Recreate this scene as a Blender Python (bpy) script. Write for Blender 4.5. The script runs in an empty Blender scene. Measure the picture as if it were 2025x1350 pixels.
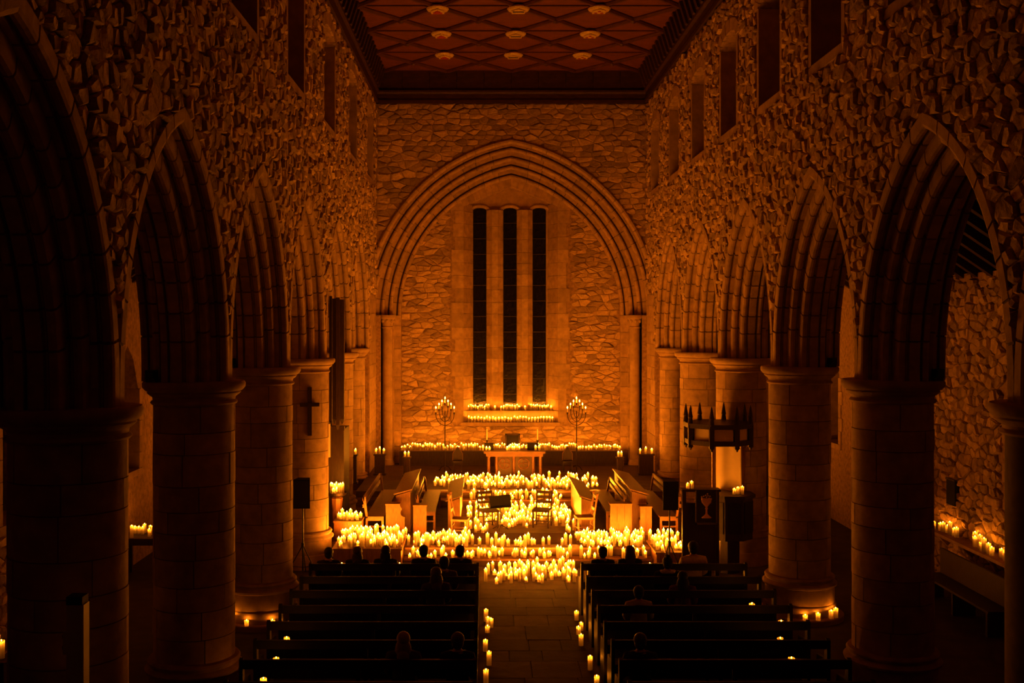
import bpy, bmesh, math, random
from mathutils import Vector, Matrix
from mathutils.geometry import tessellate_polygon

# ------------------------------------------------------------------ camera, world, exposure
FPX, VX, VY, CZ = 2176.0, 958.0, 635.0, 5.45          # focal length in px, vanishing point, eye height
sc = bpy.context.scene
COL = sc.collection
cam_data = bpy.data.cameras.new('camera')
cam_data.sensor_width = 36.0
cam_data.lens = FPX / 2025.0 * 36.0
cam_data.shift_x = (1012.5 - VX) / 2025.0
cam_data.shift_y = (VY - 675.0) / 2025.0
cam_data.clip_end = 200
cam = bpy.data.objects.new('camera', cam_data)
cam.location = (0, 0, CZ)
cam.rotation_euler = (math.pi / 2, 0, 0)
COL.objects.link(cam)
sc.camera = cam

world = bpy.data.worlds.new('night')
sc.world = world
world.use_nodes = True
world.node_tree.nodes['Background'].inputs[0].default_value = (0.010, 0.012, 0.020, 1)
world.node_tree.nodes['Background'].inputs[1].default_value = 0.02
sc.view_settings.view_transform = 'Standard'
sc.view_settings.look = 'None'
sc.view_settings.exposure = 0.0
sc.view_settings.gamma = 1.0
sc.view_settings.use_curve_mapping = False
sc.cycles.use_denoising = True
sc.cycles.use_light_tree = True
sc.cycles.adaptive_threshold = 0.02
sc.cycles.max_bounces = 4
sc.cycles.diffuse_bounces = 3
sc.cycles.glossy_bounces = 2
sc.cycles.caustics_reflective = False
sc.cycles.caustics_refractive = False
sc.cycles.sample_clamp_indirect = 4.0

FLAME_POWER = 690.0

# ------------------------------------------------------------------ materials
def new_mat(name):
    m = bpy.data.materials.new(name)
    m.use_nodes = True
    nt = m.node_tree
    return m, nt, nt.nodes['Principled BSDF']

def simple(name, col, rough=0.6, metal=0.0, noise=0.25, scale=8.0, bump=0.0, stretch=(1, 1, 1), spec=0.4):
    m, nt, b = new_mat(name)
    b.inputs['Roughness'].default_value = rough
    b.inputs['Metallic'].default_value = metal
    b.inputs['Specular IOR Level'].default_value = spec
    tc = nt.nodes.new('ShaderNodeTexCoord')
    mp = nt.nodes.new('ShaderNodeMapping')
    mp.inputs['Scale'].default_value = stretch
    nz = nt.nodes.new('ShaderNodeTexNoise')
    nz.inputs['Scale'].default_value = scale
    nz.inputs['Detail'].default_value = 5
    nt.links.new(tc.outputs['Object'], mp.inputs['Vector'])
    nt.links.new(mp.outputs['Vector'], nz.inputs['Vector'])
    rp = nt.nodes.new('ShaderNodeValToRGB')
    rp.color_ramp.elements[0].position = 0.3
    rp.color_ramp.elements[1].position = 0.7
    lo = tuple(max(0, c * (1 - noise)) for c in col)
    hi = tuple(min(1, c * (1 + noise)) for c in col)
    rp.color_ramp.elements[0].color = (*lo, 1)
    rp.color_ramp.elements[1].color = (*hi, 1)
    nt.links.new(nz.outputs['Fac'], rp.inputs['Fac'])
    nt.links.new(rp.outputs['Color'], b.inputs['Base Color'])
    if bump:
        bp = nt.nodes.new('ShaderNodeBump')
        bp.inputs['Strength'].default_value = bump
        bp.inputs['Distance'].default_value = 0.03
        nt.links.new(nz.outputs['Fac'], bp.inputs['Height'])
        nt.links.new(bp.outputs['Normal'], b.inputs['Normal'])
    return m

def stone(name, col, var, use_tone, bump=0.6, scale=6.0):
    """stone whose tone differs from piece to piece (mesh attribute 'tone' or object random)"""
    m, nt, b = new_mat(name)
    b.inputs['Roughness'].default_value = 0.85
    b.inputs['Specular IOR Level'].default_value = 0.25
    tc = nt.nodes.new('ShaderNodeTexCoord')
    nz = nt.nodes.new('ShaderNodeTexNoise')
    nz.inputs['Scale'].default_value = scale
    nz.inputs['Detail'].default_value = 7
    nz.inputs['Roughness'].default_value = 0.62
    nt.links.new(tc.outputs['Object'], nz.inputs['Vector'])
    if use_tone:
        at = nt.nodes.new('ShaderNodeAttribute')
        at.attribute_name = 'tone'
        tone = at.outputs['Fac']
    else:
        at = nt.nodes.new('ShaderNodeObjectInfo')
        tone = at.outputs['Random']
    mr = nt.nodes.new('ShaderNodeMapRange')
    mr.inputs['To Min'].default_value = 1 - var
    mr.inputs['To Max'].default_value = 1 + var
    nt.links.new(tone, mr.inputs['Value'])
    mr2 = nt.nodes.new('ShaderNodeMapRange')
    mr2.inputs['From Min'].default_value = 0.3
    mr2.inputs['From Max'].default_value = 0.7
    mr2.inputs['To Min'].default_value = 0.72
    mr2.inputs['To Max'].default_value = 1.2
    nt.links.new(nz.outputs['Fac'], mr2.inputs['Value'])
    mul = nt.nodes.new('ShaderNodeMath')
    mul.operation = 'MULTIPLY'
    nt.links.new(mr.outputs[0], mul.inputs[0])
    nt.links.new(mr2.outputs[0], mul.inputs[1])
    mx = nt.nodes.new('ShaderNodeVectorMath')
    mx.operation = 'SCALE'
    mx.inputs[0].default_value = col
    nt.links.new(mul.outputs[0], mx.inputs['Scale'])
    nt.links.new(mx.outputs[0], b.inputs['Base Color'])
    bp = nt.nodes.new('ShaderNodeBump')
    bp.inputs['Strength'].default_value = bump
    bp.inputs['Distance'].default_value = 0.05
    nt.links.new(nz.outputs['Fac'], bp.inputs['Height'])
    nt.links.new(bp.outputs['Normal'], b.inputs['Normal'])
    return m

M = {}
M['rubble'] = stone('rubble_stone', (0.54, 0.375, 0.20), 0.36, True, 0.9, 9.0)
M['mortar'] = simple('lime_mortar', (0.36, 0.23, 0.12), 0.95, noise=0.35, scale=10, bump=0.8)
M['ashlar'] = stone('dressed_sandstone', (0.48, 0.325, 0.175), 0.15, False, 0.30, 5.0)
M['ashlar_core'] = simple('sandstone_joint', (0.16, 0.11, 0.07), 0.95, noise=0.2)
M['plain_stone'] = stone('plain_sandstone', (0.46, 0.31, 0.165), 0.05, False, 0.25, 4.0)
M['flag'] = stone('flagstone', (0.125, 0.075, 0.04), 0.3, False, 0.3, 3.0)
M['floor'] = simple('dark_floor', (0.07, 0.045, 0.03), 0.8, noise=0.3, scale=3)
M['carpet'] = simple('dark_carpet', (0.07, 0.02, 0.015), 0.95, noise=0.2, scale=30)
M['oak'] = simple('stall_oak', (0.26, 0.115, 0.036), 0.45, noise=0.28, scale=6, stretch=(9, 1.2, 1.2), bump=0.1)
M['oak_v'] = simple('stall_oak_upright', (0.26, 0.115, 0.036), 0.45, noise=0.28, scale=6, stretch=(9, 9, 1.0), bump=0.1)
M['oak_y'] = simple('stall_oak_lengthwise', (0.22, 0.10, 0.032), 0.4, noise=0.28, scale=6, stretch=(9, 1.0, 9), bump=0.1)
M['altar_oak'] = simple('altar_oak', (0.15, 0.062, 0.02), 0.45, noise=0.3, scale=6, stretch=(1.2, 9, 9))
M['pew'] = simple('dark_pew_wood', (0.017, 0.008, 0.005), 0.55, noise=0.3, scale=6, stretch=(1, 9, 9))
M['dark_wood'] = simple('dark_stained_wood', (0.045, 0.021, 0.010), 0.5, noise=0.3, scale=6, stretch=(8, 8, 1))
M['ceil'] = simple('ceiling_oak', (0.21, 0.062, 0.026), 0.55, noise=0.35, scale=4, stretch=(0.7, 7, 7), bump=0.12)
M['ceil_rib'] = simple('ceiling_rib_oak', (0.10, 0.032, 0.015), 0.5, noise=0.3, scale=5)
M['frieze'] = simple('frieze_oak', (0.06, 0.024, 0.012), 0.6, noise=0.35, scale=4, stretch=(1, 1, 4))
M['gold'] = simple('gilt_boss', (0.98, 0.66, 0.22), 0.45, metal=0.15, noise=0.25, scale=30)
M['boss_red'] = simple('painted_red', (0.55, 0.07, 0.04), 0.5, noise=0.2, scale=10)
M['boss_blue'] = simple('painted_blue', (0.15, 0.12, 0.25), 0.5, noise=0.2, scale=10)
M['black'] = simple('black_metal', (0.012, 0.011, 0.010), 0.45, noise=0.2)
M['black_matte'] = simple('black_matte', (0.008, 0.007, 0.007), 0.8, noise=0.2)
M['iron'] = simple('wrought_iron', (0.05, 0.03, 0.02), 0.45, metal=0.6, noise=0.3, scale=20)
M['brass'] = simple('brass', (0.85, 0.50, 0.16), 0.4, metal=0.3, noise=0.15)
M['taper'] = simple('ivory_taper', (0.85, 0.72, 0.50), 0.5, noise=0.05)
M['cream'] = simple('cream_panel', (0.80, 0.62, 0.36), 0.6, noise=0.08, scale=2)
M['pale_post'] = simple('pale_painted_wood', (0.72, 0.66, 0.44), 0.6, noise=0.06, scale=3)
M['cloth_dark'] = simple('dark_green_cloth', (0.055, 0.045, 0.022), 0.9, noise=0.25, scale=40)
M['cloth_edge'] = simple('olive_cloth_edge', (0.16, 0.12, 0.045), 0.9, noise=0.2, scale=40)
M['glass'] = simple('night_window_glass', (0.010, 0.008, 0.007), 0.18, noise=0.7, scale=9, bump=0.25, spec=0.5)
M['lead'] = simple('window_lead', (0.05, 0.035, 0.025), 0.6, metal=0.3, noise=0.2)
M['skin'] = simple('skin', (0.50, 0.30, 0.20), 0.55, noise=0.05)
M['hair_dark'] = simple('dark_hair', (0.012, 0.008, 0.006), 0.6, noise=0.3, scale=40, stretch=(6, 6, 1))
M['hair_brown'] = simple('brown_hair', (0.07, 0.035, 0.015), 0.55, noise=0.3, scale=40, stretch=(6, 6, 1))
M['hair_fair'] = simple('fair_hair', (0.30, 0.20, 0.10), 0.55, noise=0.3, scale=40, stretch=(6, 6, 1))
for k, c in dict(wear_black=(0.012, 0.011, 0.012), wear_navy=(0.015, 0.018, 0.03), wear_grey=(0.07, 0.065, 0.06),
                 wear_brown=(0.05, 0.025, 0.015), wear_olive=(0.60, 0.48, 0.12), wear_pale=(0.40, 0.38, 0.28),
                 wear_red=(0.10, 0.02, 0.015)).items():
    M[k] = simple(k, c, 0.9, noise=0.15, scale=25)
M['fur'] = simple('cream_fur', (0.5, 0.42, 0.3), 1.0, noise=0.3, scale=60, bump=0.5)

# flame and wax
m, nt, b = new_mat('candle_flame')
b.inputs['Base Color'].default_value = (0, 0, 0, 1)
b.inputs['Emission Color'].default_value = (1.0, 0.255, 0.010, 1)
b.inputs['Emission Strength'].default_value = FLAME_POWER
M['flame'] = m
m, nt, b = new_mat('candle_wax')             # thin warm wax wall: the flames shine on it and through it
df = nt.nodes.new('ShaderNodeBsdfDiffuse')
df.inputs['Color'].default_value = (0.48, 0.40, 0.26, 1)
tl = nt.nodes.new('ShaderNodeBsdfTranslucent')
tl.inputs['Color'].default_value = (0.85, 0.78, 0.60, 1)
mxs = nt.nodes.new('ShaderNodeMixShader')
mxs.inputs[0].default_value = 0.6
nt.links.new(df.outputs[0], mxs.inputs[1])
nt.links.new(tl.outputs[0], mxs.inputs[2])
nt.links.new(mxs.outputs[0], nt.nodes['Material Output'].inputs['Surface'])
nt.nodes.remove(b)
M['wax'] = m

# ------------------------------------------------------------------ mesh helpers
class MB:
    """collects shapes into one mesh"""
    def __init__(self):
        self.v, self.f = [], []
    def add(self, vs, fs, mat=None):
        o = len(self.v)
        for p in vs:
            p = Vector(p)
            self.v.append(tuple(mat @ p if mat else p))
        self.f += [tuple(i + o for i in f) for f in fs]
        return self
    def box(self, x0, x1, y0, y1, z0, z1, mat=None):
        vs = [(x0, y0, z0), (x1, y0, z0), (x1, y1, z0), (x0, y1, z0), (x0, y0, z1), (x1, y0, z1), (x1, y1, z1), (x0, y1, z1)]
        return self.add(vs, [(3, 2, 1, 0), (4, 5, 6, 7), (0, 1, 5, 4), (1, 2, 6, 5), (2, 3, 7, 6), (3, 0, 4, 7)], mat)
    def prism(self, poly, axis, a0, a1, mat=None):
        """polygon (2D) extruded along axis: 'x' -> poly (y,z); 'y' -> (x,z); 'z' -> (x,y)"""
        def P(p, a):
            return {'x': (a, p[0], p[1]), 'y': (p[0], a, p[1]), 'z': (p[0], p[1], a)}[axis]
        n = len(poly)
        vs = [P(p, a0) for p in poly] + [P(p, a1) for p in poly]
        fs = [tuple(range(n))[::-1], tuple(range(n, 2 * n))] + [(i, (i + 1) % n, (i + 1) % n + n, i + n) for i in range(n)]
        return self.add(vs, fs, mat)
    def lathe(self, prof, n=16, cx=0, cy=0, cz=0, a0=0.0, a1=2 * math.pi, mat=None):
        full = abs(a1 - a0) > 6.28
        k = n if full else n + 1
        vs, fs = [], []
        for r, z in prof:
            for i in range(k):
                t = a0 + (a1 - a0) * i / n
                vs.append((cx + r * math.cos(t), cy + r * math.sin(t), cz + z))
        for j in range(len(prof) - 1):
            for i in range(n):
                i2 = (i + 1) % k
                fs.append((j * k + i, j * k + i2, (j + 1) * k + i2, (j + 1) * k + i))
        if full:
            fs.append(tuple(range(k))[::-1])
            fs.append(tuple((len(prof) - 1) * k + i for i in range(k)))
        return self.add(vs, fs, mat)
    def tube(self, pts, r, n=6):
        pts = [Vector(p) for p in pts]
        rs = r if isinstance(r, (list, tuple)) else [r] * len(pts)
        vs, fs = [], []
        for i, p in enumerate(pts):
            d = (pts[min(i + 1, len(pts) - 1)] - pts[max(i - 1, 0)]).normalized()
            up = Vector((0, 0, 1)) if abs(d.z) < 0.9 else Vector((0, 1, 0))
            a = d.cross(up).normalized()
            bb = d.cross(a)
            for k in range(n):
                t = 2 * math.pi * k / n
                vs.append(p + (a * math.cos(t) + bb * math.sin(t)) * rs[i])
        for i in range(len(pts) - 1):
            for k in range(n):
                k2 = (k + 1) % n
                fs.append((i * n + k, i * n + k2, (i + 1) * n + k2, (i + 1) * n + k))
        fs.append(tuple(range(n))[::-1])
        fs.append(tuple((len(pts) - 1) * n + k for k in range(n)))
        return self.add(vs, fs)
    def mesh(self, name, mat, smooth=False):
        me = bpy.data.meshes.new(name)
        me.from_pydata(self.v, [], self.f)
        me.materials.append(mat if not isinstance(mat, str) else M[mat])
        bm = bmesh.new()
        bm.from_mesh(me)
        bmesh.ops.recalc_face_normals(bm, faces=bm.faces)
        bm.to_mesh(me)
        bm.free()
        if smooth:
            me.shade_smooth()
            try:
                me.set_sharp_from_angle(angle=math.radians(40))
            except Exception:
                pass
        return me
    def build(self, name, mat, parent=None, smooth=False, loc=None):
        return link(name, self.mesh(name, mat, smooth), parent, loc)

def link(name, data, parent=None, loc=None, rotz=None):
    o = bpy.data.objects.new(name, data)
    COL.objects.link(o)
    if parent:
        o.parent = parent
    if loc:
        o.location = loc
    if rotz is not None:
        o.rotation_euler = (0, 0, rotz)
    return o

def tag(o, label, cat, group=None):
    o['label'] = label
    o['category'] = cat
    if group:
        o['group'] = group
    return o

def struct(o):
    o['kind'] = 'structure'
    return o

def thing(name, label, cat, loc=(0, 0, 0), rotz=0.0, group=None):
    o = bpy.data.objects.new(name, None)
    o.empty_display_size = 0.1
    COL.objects.link(o)
    o.location = loc
    o.rotation_euler = (0, 0, rotz)
    return tag(o, label, cat, group)

def copy_tree(o, parent=None):
    c = o.copy()
    COL.objects.link(c)
    c.parent = parent
    for ch in list(o.children):
        copy_tree(ch, c)
    return c

def wx(px, d):          # world x of a photo column at depth d
    return (px - VX) * d / FPX
def wz(py, d):          # world z of a photo row at depth d
    return CZ - (py - VY) * d / FPX

# ------------------------------------------------------------------ room dimensions
XL, XR, DE = -3.61, 5.39, 36.4          # inner wall faces, east wall
XC = (XL + XR) / 2
WT = 1.1                                # arcade wall thickness
ZCAP, ZSPR = 4.62, 4.80
ZCORN = 12.64
Y0 = 3.0
AXL, AXR = -7.85, 9.6                   # aisle outer walls
BAY = 4.65
COLX_L, COLX_R = XL - 0.45, XR + 0.45
COLY_L = [10.75 + BAY * k for k in range(-1, 6)]
COLY_R = [11.1 + BAY * k for k in range(-1, 6)]
HA, AH = 1.78, 2.62                     # arch opening half span, rise above the springing
AR = (AH * AH + HA * HA) / (2 * HA)     # arc radius
ORD = 0.18                              # order thickness, three orders

def arch_pts(off, n=10, ha=HA, r=AR):
    """pointed-arch outline (u,v) left springing -> apex -> right springing, offset outwards"""
    R = r + off
    c = r - ha                          # centres at +-c
    tmax = math.acos(c / R)
    right = [(-c + R * math.cos(t), R * math.sin(t)) for t in [tmax * i / n for i in range(n + 1)]]
    left = [(-u, v) for u, v in right]
    return left + right[::-1][1:]

# ------------------------------------------------------------------ rubble walls (Voronoi stones)
def clip_poly(poly, nx, ny, d):
    out = []
    n = len(poly)
    for i in range(n):
        a, b2 = poly[i], poly[(i + 1) % n]
        da = a[0] * nx + a[1] * ny - d
        db = b2[0] * nx + b2[1] * ny - d
        if da <= 0:
            out.append(a)
        if (da < 0 < db) or (db < 0 < da):
            t = da / (da - db)
            out.append((a[0] + (b2[0] - a[0]) * t, a[1] + (b2[1] - a[1]) * t))
    return out

def rubble_cells(u0, u1, v0, v1, du, dv, allowed, rng, drop=0.14, jit=0.42):
    aspect = du / dv
    nu, nv = int((u1 - u0) / du) + 1, int((v1 - v0) / dv) + 1
    grid = {}
    for j in range(nv):
        for i in range(nu):
            if rng.random() < drop:
                continue
            u = u0 + (i + 0.5 + (0.5 if j % 2 else 0) + rng.uniform(-jit, jit)) * du
            v = v0 + (j + 0.5 + rng.uniform(-jit, jit) * 0.8) * dv
            grid[(i, j)] = (u, v * aspect)
    cells = []
    for (i, j), p in grid.items():
        if not allowed(p[0], p[1] / aspect):
            continue
        poly = [(max(u0, p[0] - 2 * du), max(v0 * aspect, p[1] - 2 * du)), (min(u1, p[0] + 2 * du), max(v0 * aspect, p[1] - 2 * du)),
                (min(u1, p[0] + 2 * du), min(v1 * aspect, p[1] + 2 * du)), (max(u0, p[0] - 2 * du), min(v1 * aspect, p[1] + 2 * du))]
        for dj in (-2, -1, 0, 1, 2):
            for di in (-2, -1, 0, 1, 2):
                q = grid.get((i + di, j + dj))
                if q is None or (di == 0 and dj == 0):
                    continue
                nx, ny = q[0] - p[0], q[1] - p[1]
                poly = clip_poly(poly, nx, ny, (q[0] ** 2 + q[1] ** 2 - p[0] ** 2 - p[1] ** 2) / 2)
                if len(poly) < 3:
                    break
            if len(poly) < 3:
                break
        if len(poly) < 3:
            continue
        poly = [(a, b2 / aspect) for a, b2 in poly]
        # drop near-duplicate corners
        q2 = [poly[0]]
        for a in poly[1:]:
            if math.hypot(a[0] - q2[-1][0], a[1] - q2[-1][1]) > 0.03:
                q2.append(a)
        poly = q2
        if len(poly) < 3:
            continue
        cu = sum(a[0] for a in poly) / len(poly)
        cv = sum(a[1] for a in poly) / len(poly)
        if not allowed(cu, cv):
            continue
        res = []
        for a in poly:
            w = math.hypot(a[0] - cu, a[1] - cv)
            s = max(0.2, 1 - 0.009 / max(w, 0.02))
            for _ in range(7):
                uu, vv = cu + (a[0] - cu) * s, cv + (a[1] - cv) * s
                if allowed(uu, vv):
                    break
                s *= 0.78
            res.append((uu, vv))
        area = abs(sum(res[k][0] * res[(k + 1) % len(res)][1] - res[(k + 1) % len(res)][0] * res[k][1] for k in range(len(res)))) / 2
        if area < 0.003:
            continue
        cells.append((cu, cv, res, area))
    return cells

def stone_geo(poly, h, rng, cu, cv):
    n = len(poly)
    tu, tv = rng.uniform(-0.14, 0.14), rng.uniform(-0.14, 0.14)
    vs = [(u, v, -0.03) for u, v in poly]
    vs += [(cu + (u - cu) * 0.97, cv + (v - cv) * 0.97, h * rng.uniform(0.35, 0.65)) for u, v in poly]
    k = rng.uniform(0.6, 0.8)
    for u, v in poly:
        a, b2 = (u - cu) * k, (v - cv) * k
        vs.append((cu + a, cv + b2, max(h * 0.5, h + a * tu + b2 * tv + rng.uniform(-0.008, 0.008))))
    fs = []
    for r in (0, n):
        fs += [(r + i, r + (i + 1) % n, r + (i + 1) % n + n, r + i + n) for i in range(n)]
    fs.append(tuple(range(2 * n, 3 * n)))
    return vs, fs

def tone_mesh(name, vs, fs, tones, mat):
    me = bpy.data.meshes.new(name)
    me.from_pydata(vs, [], fs)
    at = me.attributes.new('tone', 'FLOAT', 'POINT')
    at.data.foreach_set('value', tones)
    me.materials.append(M[mat])
    return me

def rubble(parent, to3d, flip, cells, rng, hmin, hmax, depth_of, n_own, mat='rubble'):
    """the stones that show largest become parts of their own, the others one joined part"""
    scored = []
    for (cu, cv, poly, area) in cells:
        d = depth_of(cu, cv)
        scored.append((area * 1.0 / max(d, 1) ** 3, cu, cv, poly))
    scored.sort(key=lambda t: -t[0])
    JV, JF, JT = [], [], []
    for idx, (s, cu, cv, poly) in enumerate(scored):
        h = rng.uniform(hmin, hmax)
        vs, fs = stone_geo(poly, h, rng, cu, cv)
        if flip:
            fs = [f[::-1] for f in fs]
        v3 = [to3d(*p) for p in vs]
        t = rng.random()
        if idx < n_own:
            c = to3d(cu, cv, 0)
            me = tone_mesh('stone', [(p[0] - c[0], p[1] - c[1], p[2] - c[2]) for p in v3], fs, [t] * len(v3), mat)
            link('stone', me, parent, c)
        else:
            o = len(JV)
            JV += v3
            JF += [tuple(i + o for i in f) for f in fs]
            JT += [t] * len(v3)
    if JV:
        o = link('rubble_stonework', tone_mesh('rubble_stonework', JV, JF, JT, mat), parent)
        o['kind'] = 'stuff'

# ------------------------------------------------------------------ walls with holes
def slab(name, outer, holes, to3d, thick, mat, parent=None):
    """flat outline with holes, given thickness; to3d(u,v,h), h = 0 front, -thick back"""
    loops = [outer] + holes
    tris = tessellate_polygon([[Vector((u, v, 0)) for u, v in lp] for lp in loops])
    flat = [p for lp in loops for p in lp]
    n = len(flat)
    vs = [to3d(u, v, 0) for u, v in flat] + [to3d(u, v, -thick) for u, v in flat]
    fs = [tuple(t) for t in tris] + [tuple(i + n for i in t) for t in tris]
    o = 0
    for lp in loops:
        k = len(lp)
        fs += [(o + i, o + (i + 1) % k, o + (i + 1) % k + n, o + i + n) for i in range(k)]
        o += k
    mb = MB()
    mb.v, mb.f = vs, fs
    return mb.build(name, mat, parent)

# clerestory windows: centre depth, half width, sill and head
CL_R = [(17.3 + 3.45 * k) for k in range(-2, 6)]
CL_L = [(16.45 + 4.5 * k) for k in range(-1, 5)]
def cl_outline(yc, hw, z0, z1):
    pts = [(yc - hw, z0), (yc + hw, z0), (yc + hw, z1)]
    for i in range(1, 6):
        t = math.pi * i / 6
        pts.append((yc + hw * math.cos(t), z1 + 0.22 * math.sin(t)))
    return pts + [(yc - hw, z1)]

def arcade_outline(colys):
    pts = [(DE, ZCORN + 0.7), (Y0, ZCORN + 0.7), (Y0, ZCAP)]
    for k in range(len(colys) - 1):
        yc = (colys[k] + colys[k + 1]) / 2
        a = arch_pts(3 * ORD, 12)
        pts.append((yc + a[0][0], ZCAP))
        pts += [(yc + u, ZSPR + v) for u, v in a]
        pts.append((yc + a[-1][0], ZCAP))
    pts.append((colys[-1] + 0.35, ZCAP))
    pts.append((colys[-1] + 0.35, 0.0))
    pts.append((DE, 0.0))
    # remove repeated points
    out = [pts[0]]
    for p in pts[1:]:
        if math.hypot(p[0] - out[-1][0], p[1] - out[-1][1]) > 1e-4:
            out.append(p)
    return out

def in_arch(u, v, yc, off):
    if v < ZSPR:
        return abs(u - yc) < HA + off
    c = AR - HA
    return math.hypot(abs(u - yc) + c, v - ZSPR) < AR + off

# --- three orders of voussoirs, shared by all arcade bays
ORD_HW = [0.22, 0.38, WT / 2 + 0.05]
def order_profile(i, shrink=0.0):
    r0, r1 = i * ORD, (i + 1) * ORD + (0.0 if i == 2 else 0.03)
    hw = ORD_HW[i] - shrink
    r0 += shrink
    half = [(r0, -hw + 0.15), (r0 + 0.055, -hw + 0.14), (r0 + 0.055, -hw + 0.105), (r0 + 0.01, -hw + 0.095), (r0, -hw + 0.05), (r0 + 0.014, -hw + 0.014), (r0 + 0.05, -hw), (r1, -hw)]
    return half + [(a, -b2) for a, b2 in half[::-1]]

def vouss_geo(mb, prof, ts, side, r, ha, xs=1.0, stilt=None):
    """piece of an order swept along angles ts (from springing up); side=+1/-1; local frame: x through wall, y along, z up"""
    c = r - ha
    n = len(prof)
    vs = []
    for t in ts:
        for (ro, xx) in prof:
            R = r + ro
            if t < 0:                       # stilted part below springing
                vs.append((xx * xs, side * (-c + R), t))
            else:
                tm = math.acos(c / R)
                a = t * tm
                vs.append((xx * xs, side * (-c + R * math.cos(a)), R * math.sin(a)))
    fs = [tuple(range(n)), tuple(range((len(ts) - 1) * n, len(ts) * n))]
    for j in range(len(ts) - 1):
        fs += [(j * n + i, j * n + (i + 1) % n, (j + 1) * n + (i + 1) % n, (j + 1) * n + i) for i in range(n)]
    mb.add(vs, fs)

VOUSS = []
vr = random.Random(11)
for i in range(3):
    nv = 9
    for side in (1, -1):
        cuts = [-(ZSPR - ZCAP)] + [max(0.03, (k + vr.uniform(-0.22, 0.22)) / nv) for k in range(1, nv)] + [1.0]
        for k in range(nv):
            g = 0.004
            t0, t1 = cuts[k] + (g if k else 0), cuts[k + 1] - g * (0 if k == nv - 1 else 1)
            ts = [t0, 0.0, t1 * 0.5, t1] if t0 < 0 else [t0, (t0 + t1) / 2, t1]
            mb = MB()
            vouss_geo(mb, order_profile(i), ts, side, AR, HA)
            VOUSS.append(mb.mesh('voussoir', 'ashlar'))
core = MB()
for i in range(3):
    for side in (1, -1):
        vouss_geo(core, order_profile(i, 0.016), [-(ZSPR - ZCAP), 0.0] + [k / 12 for k in range(1, 13)], side, AR, HA)
ARCH_CORE = core.mesh('arch_core', 'ashlar_core')

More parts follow.
